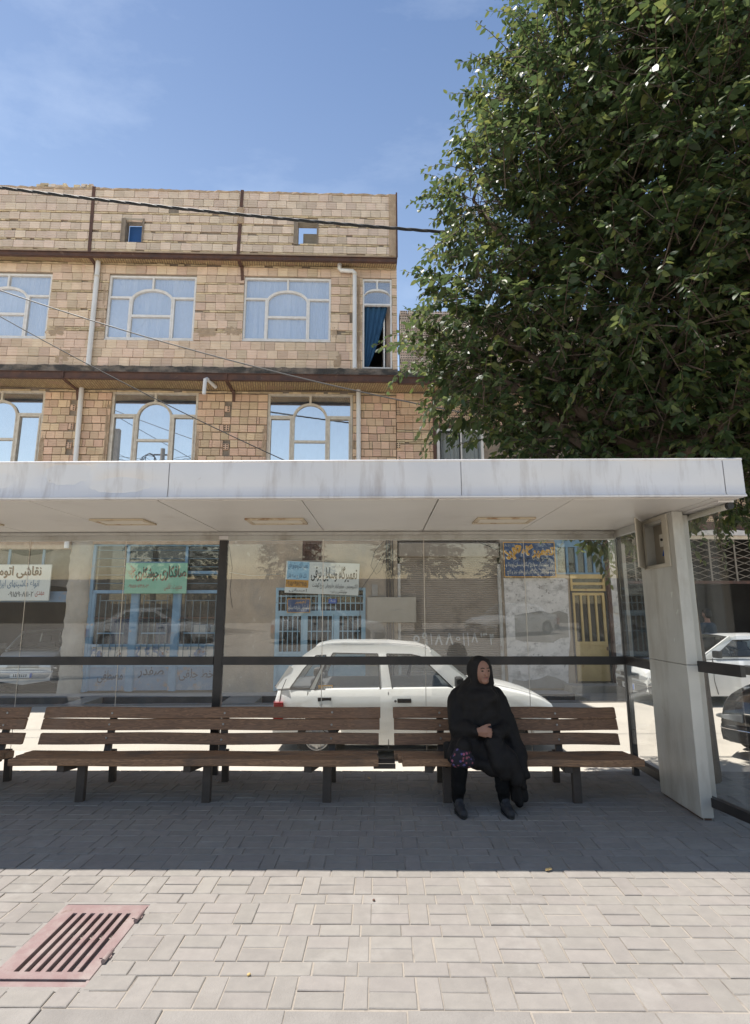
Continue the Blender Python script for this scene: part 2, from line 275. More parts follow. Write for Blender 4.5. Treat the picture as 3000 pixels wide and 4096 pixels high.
# ------------------------------------------------------------------ mesh helpers
class MB:
    def __init__(s): s.v = []; s.f = []; s.mi = []; s.mats = []
    def mid(s, m):
        if m not in s.mats: s.mats.append(m)
        return s.mats.index(m)
    def add(s, vs, fs, m):
        o = len(s.v); k = s.mid(m); s.v.extend([tuple(p) for p in vs])
        for f in fs: s.f.append([i+o for i in f]); s.mi.append(k)
        return s
    def box(s, x0, x1, y0, y1, z0, z1, m, M4=None):
        vs = [(x, y, z) for z in (z0, z1) for y in (y0, y1) for x in (x0, x1)]
        if M4 is not None: vs = [M4 @ Vector(p) for p in vs]
        return s.add(vs, [(0, 2, 3, 1), (4, 5, 7, 6), (0, 1, 5, 4), (2, 6, 7, 3), (0, 4, 6, 2), (1, 3, 7, 5)], m)
    def bar(s, p, q, wd, ht, m, upv=(0, 0, 1)):
        p, q = Vector(p), Vector(q); d = (q-p).normalized(); u = Vector(upv)
        if abs(d.dot(u)) > .99: u = Vector((0, 1, 0))
        a = d.cross(u).normalized()*wd/2; c = a.cross(d).normalized()*ht/2
        vs = [p-a-c, p+a-c, p+a+c, p-a+c, q-a-c, q+a-c, q+a+c, q-a+c]
        return s.add(vs, [(0, 1, 2, 3), (7, 6, 5, 4), (0, 4, 5, 1), (1, 5, 6, 2), (2, 6, 7, 3), (3, 7, 4, 0)], m)
    def tube(s, pts, r, m, n=8, caps=True):
        pts = [Vector(p) for p in pts]; rs = r if isinstance(r, (list, tuple)) else [r]*len(pts)
        vs = []; fs = []; ref = None
        for i, p in enumerate(pts):
            d = (pts[min(i+1, len(pts)-1)]-pts[max(i-1, 0)]).normalized()
            if ref is None: ref = d.orthogonal().normalized()
            a = (ref - d*ref.dot(d)).normalized(); ref = a; b = d.cross(a)
            for k in range(n):
                t = 2*math.pi*k/n; vs.append(p+(a*math.cos(t)+b*math.sin(t))*rs[i])
        for i in range(len(pts)-1):
            for k in range(n):
                k2 = (k+1) % n; fs.append((i*n+k, i*n+k2, (i+1)*n+k2, (i+1)*n+k))
        if caps: fs.append(tuple(range(n))[::-1]); fs.append(tuple((len(pts)-1)*n+k for k in range(n)))
        return s.add(vs, fs, m)
    def lathe(s, prof, m, n=20, M4=None):   # prof: (r, h) about the local z axis
        vs = []; fs = []
        for r, h in prof:
            for k in range(n):
                t = 2*math.pi*k/n; vs.append((r*math.cos(t), r*math.sin(t), h))
        for i in range(len(prof)-1):
            for k in range(n):
                k2 = (k+1) % n; fs.append((i*n+k, i*n+k2, (i+1)*n+k2, (i+1)*n+k))
        if M4 is not None: vs = [M4 @ Vector(p) for p in vs]
        return s.add(vs, fs, m)
    def plate(s, outer, holes, t, m, fn):   # a plate with holes: (a, b) outline, thickness t, fn(a, b, depth) -> point
        loops = [list(outer)]+[list(h) for h in holes]
        tri = tessellate_polygon([[Vector((a, b, 0)) for a, b in lp] for lp in loops])
        flat = [p for lp in loops for p in lp]; n = len(flat)
        vs = [fn(a, b, 0) for a, b in flat]+[fn(a, b, t) for a, b in flat]
        fs = []
        for q in tri:
            (x0, y0), (x1, y1), (x2, y2) = [flat[i] for i in q]
            if (x1-x0)*(y2-y0)-(x2-x0)*(y1-y0) < 0: q = (q[0], q[2], q[1])
            fs.append(tuple(q)); fs.append(tuple(i+n for i in (q[0], q[2], q[1])))
        o = 0
        for lp in loops:
            k = len(lp)
            for i in range(k): j = (i+1) % k; fs.append((o+i, o+j, o+j+n, o+i+n))
            o += k
        return s.add(vs, fs, m)
    def build(s, name, parent=None, smooth=False, loc=None, rz=0, bevel=0, recalc=True, seg=1):
        me = bpy.data.meshes.new(name); me.from_pydata(s.v, [], s.f)
        for k in s.mats: me.materials.append(MT[k])
        me.polygons.foreach_set('material_index', s.mi)
        if recalc or bevel:
            bm = bmesh.new(); bm.from_mesh(me); bmesh.ops.recalc_face_normals(bm, faces=bm.faces)
            if bevel:
                ed = [e for e in bm.edges if len(e.link_faces) == 2 and e.calc_face_angle(0) > .5]
                bmesh.ops.bevel(bm, geom=ed, offset=bevel, segments=seg, profile=.5, affect='EDGES', clamp_overlap=True)
            bm.to_mesh(me); bm.free()
        if smooth: me.shade_smooth()
        elif bevel: pass
        o = bpy.data.objects.new(name, me); COL.objects.link(o)
        if smooth == 'auto':
            me.shade_smooth(); me.set_sharp_from_angle(angle=R(38))
        if parent: o.parent = parent
        if loc: o.location = loc
        if rz: o.rotation_euler.z = rz
        return o

def tag(o, label, cat, group=None):
    o['label'] = label; o['category'] = cat
    if group: o['group'] = group
    return o
def thing(name, label, cat, loc=(0, 0, 0), rz=0, group=None):
    o = bpy.data.objects.new(name, None); o.empty_display_size = .1; COL.objects.link(o)
    o.location = loc; o.rotation_euler = (0, 0, rz)
    return tag(o, label, cat, group)
def struct(o): o['kind'] = 'structure'; return o
def copy_tree(o, parent=None):
    c = o.copy(); COL.objects.link(c)
    if parent: c.parent = parent
    for ch in list(o.children): copy_tree(ch, c)
    return c
FY = .0451; DG = 12.8; cF, sF = math.cos(FY), math.sin(FY)
def fac(u, d, z):     # facade coordinates: along the wall, depth into the building, height
    return (u*cF - d*sF, DG + u*sF + d*cF, z)
def front(y): return lambda a, b, t: (a, y+t, b)      # plate in the xz plane, thickness going +y

def shape(parts, voxel, smooth_it=6, disp=None, mats=('skin',), name='shape', parent=None, paint=None, loc=None, rz=0):
    """One continuous skin around capsules and ellipsoids."""
    bm = bmesh.new()
    for p in parts:
        if p[0] == 'c':
            _, a, ra, b, rb = p; a, b = Vector(a), Vector(b); n = max(2, int((b-a).length/(min(ra, rb)*.35))+1)
            for i in range(n+1):
                t = i/n; r = ra+(rb-ra)*t
                bmesh.ops.create_icosphere(bm, subdivisions=2, radius=r, matrix=Matrix.Translation(a.lerp(b, t)))
        else:
            _, c, rr, rot = p
            bmesh.ops.create_icosphere(bm, subdivisions=3, radius=1, matrix=Matrix.Translation(Vector(c)) @ Euler(rot).to_matrix().to_4x4() @ Matrix.Diagonal((*rr, 1)))
    me = bpy.data.meshes.new('raw'); bm.to_mesh(me); bm.free()
    o = bpy.data.objects.new('raw', me); COL.objects.link(o)
    r = o.modifiers.new('r', 'REMESH'); r.mode = 'VOXEL'; r.voxel_size = voxel
    s = o.modifiers.new('s', 'SMOOTH'); s.factor = .5; s.iterations = smooth_it
    dg = bpy.context.evaluated_depsgraph_get(); me2 = bpy.data.meshes.new_from_object(o.evaluated_get(dg))
    bpy.data.objects.remove(o); bpy.data.meshes.remove(me)
    n = len(me2.vertices); co = np.empty(n*3); me2.vertices.foreach_get('co', co); co = co.reshape(-1, 3)
    if disp:
        nm = np.empty(n*3); me2.vertices.foreach_get('normal', nm); nm = nm.reshape(-1, 3)
        co = disp(co, nm); me2.vertices.foreach_set('co', co.ravel()); me2.update()
    for k in mats: me2.materials.append(MT[k])
    if paint:
        idx = []
        for p in me2.polygons: idx.append(paint(p.center))
        me2.polygons.foreach_set('material_index', idx)
    else: me2.polygons.foreach_set('material_index', [0]*len(me2.polygons))
    me2.shade_smooth(); me2.name = name
    ob = bpy.data.objects.new(name, me2); COL.objects.link(ob)
    if parent: ob.parent = parent
    if loc: ob.location = loc
    ob.rotation_euler.z = rz
    return ob

# ------------------------------------------------------------------ Persian lettering
_A = {'ا': 'FE8D FE8E', 'آ': 'FE81 FE82', 'ب': 'FE8F FE90 FE91 FE92', 'پ': 'FB56 FB57 FB58 FB59', 'ت': 'FE95 FE96 FE97 FE98', 'ج': 'FE9D FE9E FE9F FEA0',
      'چ': 'FB7A FB7B FB7C FB7D', 'ح': 'FEA1 FEA2 FEA3 FEA4', 'خ': 'FEA5 FEA6 FEA7 FEA8', 'د': 'FEA9 FEAA', 'ذ': 'FEAB FEAC', 'ر': 'FEAD FEAE', 'ز': 'FEAF FEB0',
      'س': 'FEB1 FEB2 FEB3 FEB4', 'ش': 'FEB5 FEB6 FEB7 FEB8', 'ص': 'FEB9 FEBA FEBB FEBC', 'ط': 'FEC1 FEC2 FEC3 FEC4', 'ظ': 'FEC5 FEC6 FEC7 FEC8', 'ع': 'FEC9 FECA FECB FECC',
      'غ': 'FECD FECE FECF FED0', 'ف': 'FED1 FED2 FED3 FED4', 'ق': 'FED5 FED6 FED7 FED8', 'ک': 'FB8E FB8F FB90 FB91', 'گ': 'FB92 FB93 FB94 FB95', 'ل': 'FEDD FEDE FEDF FEE0',
      'م': 'FEE1 FEE2 FEE3 FEE4', 'ن': 'FEE5 FEE6 FEE7 FEE8', 'ه': 'FEE9 FEEA FEEB FEEC', 'و': 'FEED FEEE', 'ی': 'FBFC FBFD FBFE FBFF', 'ئ': 'FE89 FE8A FE8B FE8C', 'لا': 'FEFB FEFC'}
_A = {k: [chr(int(x, 16)) for x in v.split()] for k, v in _A.items()}
def fa(t):
    toks = []; i = 0
    while i < len(t):
        if t[i:i+2] == 'لا': toks.append('لا'); i += 2
        else: toks.append(t[i]); i += 1
    out = []
    for i, c in enumerate(toks):
        if c not in _A: out.append(c); continue
        f = _A[c]; prv = toks[i-1] if i else ''; nx = toks[i+1] if i+1 < len(toks) else ''
        jp = prv in _A and len(_A[prv]) == 4; jn = len(f) == 4 and nx in _A
        out.append(f[3] if jp and jn else f[1] if jp else f[2] if jn else f[0])
    res = []; run = []
    for c in reversed(out):
        if c in '۰۱۲۳۴۵۶۷۸۹0123456789': run.insert(0, c)
        else: res += run; run = []; res.append(c)
    return ''.join(res+run)
def lettering(name, parent, text, box, ink, y=-.004, bold=.0, rot=0, shadow=None, raw=False, wobble=0):
    """Flat painted letters filling box (x0, x1, z0, z1) on a board facing -y."""
    cv = bpy.data.curves.new('t', 'FONT'); cv.body = text if raw else fa(text); cv.offset = bold; cv.resolution_u = 3
    o = bpy.data.objects.new('t', cv); COL.objects.link(o); bpy.context.view_layer.update()
    me = bpy.data.meshes.new_from_object(o.evaluated_get(bpy.context.evaluated_depsgraph_get()))
    bpy.data.objects.remove(o); bpy.data.curves.remove(cv)
    n = len(me.vertices); co = np.empty(n*3); me.vertices.foreach_get('co', co); co = co.reshape(-1, 3)
    mn, mxx = co.min(0), co.max(0); x0, x1, z0, z1 = box
    a = (co[:, 0]-mn[0])/(mxx[0]-mn[0]); b = (co[:, 1]-mn[1])/(mxx[1]-mn[1])
    X = x0+a*(x1-x0); Z = z0+b*(z1-z0)
    if wobble: Z = Z+wobble*np.sin(a*9)
    if rot:
        cx, cz = (x0+x1)/2, (z0+z1)/2; X, Z = cx+(X-cx)*math.cos(rot)-(Z-cz)*math.sin(rot), cz+(X-cx)*math.sin(rot)+(Z-cz)*math.cos(rot)
    polys = [list(p.vertices) for p in me.polygons]
    bpy.data.meshes.remove(me)
    mb = MB(); mb.add(np.stack([X, np.full(n, y), Z], 1).tolist(), polys, ink)
    if shadow:
        k, dx, dz = shadow; mb.add(np.stack([X+dx, np.full(n, y+.002), Z+dz], 1).tolist(), polys, k)
    return mb.build(name, parent, recalc=False)

# ------------------------------------------------------------------ ground
def ground():
    b = MB(); e = 400
    def strip(d0, d1, z, mt):
        b.add([fac(-e, d0, z), fac(e, d0, z), fac(e, d1, z), fac(-e, d1, z)], [(0, 1, 2, 3)], mt)
    strip(-400, -1.72, -.15, 'road')
    struct(b.build('road', recalc=False))
    b = MB(); strip(-.66, 400, -.15, 'farpave')
    for i in range(-14, 14):   # kerb stones along the gutter
        u = i*.9; b.box(u+.004, u+.896, -1.72, -1.56, -.4, -.128+rnd.uniform(-.006, .006), 'kerbstone', Matrix.Translation((0, DG, 0)) @ Matrix.Rotation(FY, 4, 'Z'))
    struct(b.build('far_pavement', recalc=True))
    b = MB(); T = Matrix.Translation((0, DG, 0)) @ Matrix.Rotation(FY, 4, 'Z')
    b.box(-60, 60, -1.60, -.62, -.62, -.5, 'gutter', T)
    b.box(-60, 60, -.66, -.60, -.5, -.145, 'gutter', T)
    for u0, u1 in ((-6.2, -5.85), (-3.2, -2.55), (-9.6, -9.1), (1.0, 1.6), (4.1, 9.6)): b.box(u0, u1, -1.58, -.63, -.28, -.135, 'concrete', T)
    struct(b.build('gutter'))
    # near pavement: sand bed with a pit under the grate, pavers, kerb
    b = MB(); gx0, gx1, gy0, gy1 = -1.755, -1.295, 2.70, 3.385
    b.plate([(-9, 2.3), (9, 2.3), (9, 5.985), (-9, 5.985)], [[(gx0, gy0), (gx0, gy1), (gx1, gy1), (gx1, gy0)]], -.5, 'sand', lambda x, y, t: (x, y, -.0045+t))
    b.plate([(gx0-.03, gy0-.03), (gx1+.03, gy0-.03), (gx1+.03, gy1+.025), (gx0-.03, gy1+.025)], [[(gx0, gy0), (gx0, gy1), (gx1, gy1), (gx1, gy0)]], -.05, 'kerbstone', lambda x, y, t: (x, y, -.001+t))
    struct(b.build('pavement_bed'))
    b = MB(); b.box(gx0, gx1, gy0, gy1, -.55, -.42, 'dark'); struct(b.build('drain_pit'))
    b = MB(); p = .1035; g = .0029
    def paver(x0, x1, y0, y1, mt='paver'):
        if x1 > gx0 and x0 < gx1 and y1 > gy0 and y0 < gy1:
            c = ((x0+x1)/2, (y0+y1)/2)
            if x0 < gx0 and gx0-x0 > .03: x1 = min(x1, gx0)
            elif x1 > gx1 and x1-gx1 > .03: x0 = max(x0, gx1)
            elif y0 < gy0 and gy0-y0 > .03: y1 = min(y1, gy0)
            elif y1 > gy1 and y1-gy1 > .03: y0 = max(y0, gy1)
            else: return
        x0 += g; x1 -= g; y0 += g; y1 -= g
        z = max(-.001, rnd.gauss(.0004, .0012)); tx, ty = rnd.gauss(0, .006), rnd.gauss(0, .006); cx, cy = (x0+x1)/2, (y0+y1)/2; c = .0035
        a = rnd.gauss(0, .008); ca, sa = math.cos(a), math.sin(a); dx, dy = rnd.gauss(0, .0015), rnd.gauss(0, .0015)
        def q(x, y, h):
            u, v = x-cx, y-cy
            return (cx+u*ca-v*sa+dx, cy+u*sa+v*ca+dy, h+z+u*tx+v*ty)
        ring = []
        for ins, h in ((0, -.03), (0, -c*.9), (c, 0)):
            ring += [q(x0+ins, y0+ins, h), q(x1-ins, y0+ins, h), q(x1-ins, y1-ins, h), q(x0+ins, y1-ins, h)]
        fs = [(8, 9, 10, 11)]
        for k in (0, 4):
            for i in range(4): j = (i+1) % 4; fs.append((k+i, k+j, k+4+j, k+4+i))
        b.add(ring, fs, mt)
    y = 2.575; row = 0
    while y < 5.93:
        x = -8.9
        if row % 2 == 0:
            x += .04
            while x < 8.8:
                paver(x, x+p, y, y+2*p); paver(x+p, x+3*p, y, y+p); paver(x+p, x+3*p, y+p, y+2*p); x += 3*p
            y += 2*p
        else:
            x += .04+p*.5
            while x < 8.8: paver(x, x+2*p, y, y+p); x += 2*p
            y += p
        row += 1
    x = -8.9
    while x < 8.9:
        paver(x, x+.5, 2.31, 2.57, 'kerbstone'); x += .5
    x = -8.9
    while x < 8.9: paver(x, x+.207, y, 5.985, 'paver'); x += .207
    struct(b.build('pavement', recalc=False))
ground()

# ------------------------------------------------------------------ drain grate
def grate():
    t = thing('drain_grate', 'faded red iron drain grate set in the sunlit paving', 'grate', (-1.525, 3.04, 0))
    b = MB(); s0 = .2275; l0 = .34
    slots = []; xs = -.145
    for i in range(7):
        a = xs+i*.0485; slots.append([(a, -.245), (a, .245), (a+.0235, .245), (a+.0235, -.245)])
    b.plate([(-s0, -l0+.045), (s0, -l0+.045), (s0, l0-.02), (-s0, l0-.02)], slots, -.02, 'grate_pink', lambda x, y, d: (x, y, .004+d))
    b.build('grille', t, bevel=.0015)
    b = MB(); o = [(-s0-.002, -l0), (s0+.002, -l0), (s0+.002, l0), (-s0-.002, l0)]; i_ = [(-s0+.012, -l0+.034), (-s0+.012, l0-.012), (s0-.012, l0-.012), (s0-.012, -l0+.034)]
    b.plate(o, [i_], -.03, 'grate_pink', lambda x, y, d: (x, y, -.001+d)); b.build('frame', t)
    for yy in (.20, -.14):
        b = MB(); b.tube([(s0+.004, yy-.045, .012), (s0+.004, yy+.045, .012)], .011, 'grate_pink', 10); b.box(s0-.03, s0+.02, yy-.012, yy+.012, -.002, .009, 'grate_pink'); b.build('hinge', t)
grate()

# ------------------------------------------------------------------ bus shelter
XR = 2.478; YB = 5.87; ZC = 2.445
def shelter():
    t = thing('bus_shelter', 'white steel roofed bus shelter with glass back wall and dark frame', 'bus shelter', (0, YB, 0))
    Y = lambda y: y-YB
    x0, x1 = -6.6, 2.75
    seams = [-6.0, -4.83, -3.78, -2.72, -1.72, -.61, .44, 1.47, 2.52]
    b = MB()     # roof body
    b.box(x0+.012, x1-.012, Y(4.095), Y(6.36), ZC+.02, 2.735, 'steel_white')
    b.box(x0+.02, x1-.02, Y(4.10), Y(6.34), 2.735, 2.748, 'steel_white'); b.build('roof', t)
    b = MB(); js = [x0, -3.9, -1.63, .61, 2.60, x1]      # fascia sheets with open joints and a bottom lip
    for a, c in zip(js, js[1:]):
        n = max(2, int((c-a)/.08)); vs = []; fs = []; zs = (2.462, 2.478, 2.55, 2.62, 2.69, 2.742)
        for i in range(n+1):
            x = a+.003+(c-a-.006)*i/n
            for k, z in enumerate(zs):
                d = 0
                if k in (2, 3, 4):
                    for (px, pz, ax, az, am) in ((-2.42, 2.67, .13, .07, .07), (-2.0, 2.57, .22, .045, .05), (-.15, 2.62, .3, .1, .010), (1.3, 2.58, .4, .1, .012), (-3.0, 2.6, .3, .1, .02), (2.1, 2.65, .25, .08, .012)):
                        d += am*math.exp(-((x-px)/ax)**2-((z-pz)/az)**2)
                vs.append((x, Y(4.082)+d-(.012 if k == 0 else 0)+(.0 if k < 5 else .004), z))
        m_ = len(zs)
        for i in range(n):
            for k in range(m_-1): fs.append((i*m_+k, (i+1)*m_+k, (i+1)*m_+k+1, i*m_+k+1))
        b.add(vs, fs, 'steel_white')
    b.box(x0, x1, Y(4.072), Y(4.135), 2.450, 2.462, 'steel_white')
    b.box(x1-.012, x1, Y(4.135), Y(6.36), 2.452, 2.742, 'steel_white'); b.box(x0, x0+.012, Y(4.135), Y(6.36), 2.452, 2.742, 'steel_white')
    b.tube([(x0, Y(4.092), 2.742), (x1, Y(4.092), 2.742)], .011, 'steel_white', 10)
    b.build('fascia', t, smooth='auto', recalc=False)
    b = MB()     # ceiling panels
    ss = [x0+.02]+seams+[x1-.02]
    for i, (a, c) in enumerate(zip(ss, ss[1:])):
        g = .004 if i % 2 else .009
        b.box(a+.002, c-g, Y(4.14), Y(5.80), ZC, ZC+.012, 'ceiling_panel')
    b.box(x0+.02, x1-.02, Y(5.80), Y(6.33), ZC+.002, ZC+.014, 'ceiling_panel'); b.build('ceiling', t)
    b = MB(); b.box(-6.3, XR+.03, Y(5.795), Y(5.835), 2.408, ZC-.003, 'steel_pier'); b.build('rear_trim', t, bevel=.003)
    b = MB(); b.box(-6.3, XR+.02, Y(5.84), Y(5.905), 2.36, ZC-.003, 'steel_pier'); b.build('top_rail', t); b = MB(); b.box(XR-.005, XR+.045, Y(4.70), Y(5.83), 2.375, ZC-.003, 'steel_pier'); b.build('top_rail', t)
    for xc, wd in ((-2.43, .50), (-.98, .54), (1.14, .53), (-3.92, .50), (-5.4, .5)):     # recessed ceiling lights
        b = MB(); yc = Y(5.09); hw, hd = wd/2, .155
        b.plate([(xc-hw, yc-hd), (xc+hw, yc-hd), (xc+hw, yc+hd), (xc-hw, yc+hd)], [[(xc-hw+.035, yc-hd+.05), (xc-hw+.035, yc+hd-.05), (xc+hw-.035, yc+hd-.05), (xc+hw-.035, yc-hd+.05)]], .014, 'lamp_frame', lambda x, y, d: (x, y, ZC-.016+d))
        f = b.build('ceiling_light', t)
        b = MB(); b.box(xc-hw+.03, xc+hw-.03, yc-hd+.045, yc+hd-.045, ZC-.010, ZC-.003, 'lamp_diffuser'); b.build('diffuser', f)
    for px, wz in ((-1.695, .088), (2.522, .055), (-5.91, .088)):
        b = MB(); b.box(px-wz/2, px+wz/2, Y(5.842), Y(5.90), -.05, 2.405 if wz > .06 else 2.42, 'dark_steel'); b.build('post', t, bevel=.003)
        if wz > .06:
            b = MB(); b.box(px-wz/2-.004, px+wz/2+.004, Y(5.834), Y(5.842), 2.37, 2.405, 'steel_white'); b.build('post_bracket', t)
    for a, c in ((-6.3, -5.956), (-5.864, -1.741), (-1.649, 2.493)): b = MB(); b.box(a, c, Y(5.832), Y(5.858), 1.064, 1.146, 'dark_steel'); b.build('middle_rail', t, bevel=.002)
    pass
    for a, c in ((-5.86, -4.84), (-4.83, -3.78), (-3.77, -2.745), (-2.735, -1.745), (-1.645, -.625), (-.615, .445), (.455, 1.505), (1.515, 2.49)):
        b = MB(); b.add([(a, Y(5.883), .22), (c, Y(5.883), .22), (c, Y(5.883)-.05, 2.375), (a, Y(5.883)-.05, 2.375), (a, Y(5.891), .22), (c, Y(5.891), .22), (c, Y(5.891)-.05, 2.375), (a, Y(5.891)-.05, 2.375)],
                        [(0, 1, 2, 3), (7, 6, 5, 4), (0, 4, 5, 1), (1, 5, 6, 2), (2, 6, 7, 3), (3, 7, 4, 0)], 'glass'); b.build('glass_pane', t)
    for a in (-4.835, -3.775, -2.74, -.62, .45, 1.51):
        b = MB(); b.add([(a-.0035, Y(5.880), .22), (a+.0035, Y(5.880), .22), (a+.0035, Y(5.880)-.05, 2.372), (a-.0035, Y(5.880)-.05, 2.372)], [(0, 1, 2, 3)], 'frame_old'); b.build('pane_seal', t)
    # side wall: rear glass, clad pier, front wing of glass
    b = MB(); b.box(XR+.022, XR+.030, Y(5.29), Y(5.84), .22, 2.374, 'glass'); b.build('glass_pane', t)
    b = MB(); b.box(XR+.005, XR+.05, Y(5.28), Y(5.845), 1.066, 1.15, 'dark_steel'); b.build('side_rail', t, bevel=.002); b = MB(); b.box(XR+.0, XR+.055, Y(5.28), Y(5.845), .10, .175, 'dark_steel'); b.build('side_rail', t, bevel=.002)
    b = MB(); b.plate([(4.645, 1.172), (5.285, 1.172), (5.285, ZC-.002), (4.645, ZC-.002)], [[(4.80, 2.01), (4.80, 2.405), (5.15, 2.405), (5.15, 2.01)]], .092, 'steel_pier', lambda y, z, d: (XR+d, Y(y), z)); b.box(XR, XR+.094, Y(4.643), Y(5.286), .02, 1.169, 'steel_pier')
    b.box(XR+.096, XR+.175, Y(4.72), Y(5.25), .10, ZC-.02, 'steel_pier')
    b.box(XR+.02, XR+.088, Y(4.66), Y(5.27), -.03, .02, 'rust'); b.build('pier', t, bevel=.004)
    b = MB(); b.box(XR+.175, XR+.183, Y(4.26), Y(4.72), .16, 2.44, 'glass'); b.build('glass_pane', t)
    b = MB(); b.bar((XR+.095, Y(4.70), 1.16), (XR+.20, Y(4.25), 1.16), .045, .085, 'dark_steel'); b.build('wing_rail', t, bevel=.002); b = MB(); b.bar((XR+.095, Y(4.70), .135), (XR+.19, Y(4.25), .135), .05, .07, 'dark_steel'); b.build('wing_rail', t, bevel=.002)
    b = MB(); b.tube([(XR+.20, Y(4.90), 2.405), (XR+.225, Y(4.24), 2.405)], .024, 'plastic_white', 12); b.box(XR+.13, XR+.25, Y(4.2), Y(4.93), 2.43, ZC-.001, 'steel_white')
    tb = b.build('tube_light', t, smooth='auto')
    b = MB(); b.tube([(XR+.225, Y(4.24), 2.405), (XR+.227, Y(4.205), 2.405)], .027, 'trim_black', 12); b.build('end_cap', tb)
    for y, z, s in ((4.77, 1.74, .02), (4.70, 1.60, .013), (4.72, 1.585, .01), (4.80, 1.36, .012)):
        b = MB(); b.plate([(y-s, z+s*1.3), (y+s*.8, z+s), (y+s*.2, z-s*1.6)], [], .0015, 'board_white', lambda q, v, d: (XR-.002+d, Y(q), v)); b.build('sticker_scrap', t)
    # open electrical box on the pier
    b = MB(); X0 = XR-.085
    b.plate([(4.72, 1.98), (5.19, 1.98), (5.19, 2.435), (4.72, 2.435)], [[(4.805, 2.012), (4.805, 2.402), (5.145, 2.402), (5.145, 2.012)]], .015, 'box_cream', lambda y, z, d: (XR-.016+d, Y(y), z))
    b.box(XR+.082, XR+.09, Y(4.801), Y(5.149), 2.011, 2.404, 'box_inside')
    e = b.build('electrical_box', t, bevel=.002)
    b = MB(); b.bar((XR-.018, Y(5.165), 2.207), (2.268, Y(4.875), 2.207), .012, .44, 'box_cream'); b.bar((2.275, Y(4.92), 2.19), (2.275, Y(4.92), 2.25), .012, .012, 'chrome'); b.build('box_door', e, bevel=.002)
    b = MB(); b.box(XR+.03, XR+.08, Y(4.86), Y(4.95), 2.17, 2.28, 'plastic_white'); b.lathe([(.012, 0), (.012, .012), (0, .012)], 'trim_black', 10, Matrix.Translation((XR+.03, Y(4.905), 2.23)) @ Matrix.Rotation(-math.pi/2, 4, 'Y'))
    b.tube([(XR+.05, Y(4.90), 2.28), (XR+.045, Y(4.88), 2.33), (XR+.05, Y(4.92), 2.39)], .005, 'trim_black', 6); b.tube([(XR+.05, Y(4.90), 2.17), (XR+.045, Y(4.92), 2.13), (XR+.05, Y(4.95), 2.09)], .006, 'plate_blue', 6); b.build('switch', e)
    # far end wall (out of the photograph)
    b = MB(); b.box(-6.39, -6.30, Y(4.645), Y(5.285), .02, ZC-.002, 'steel_pier'); b.build('pier', t, bevel=.004)
shelter()

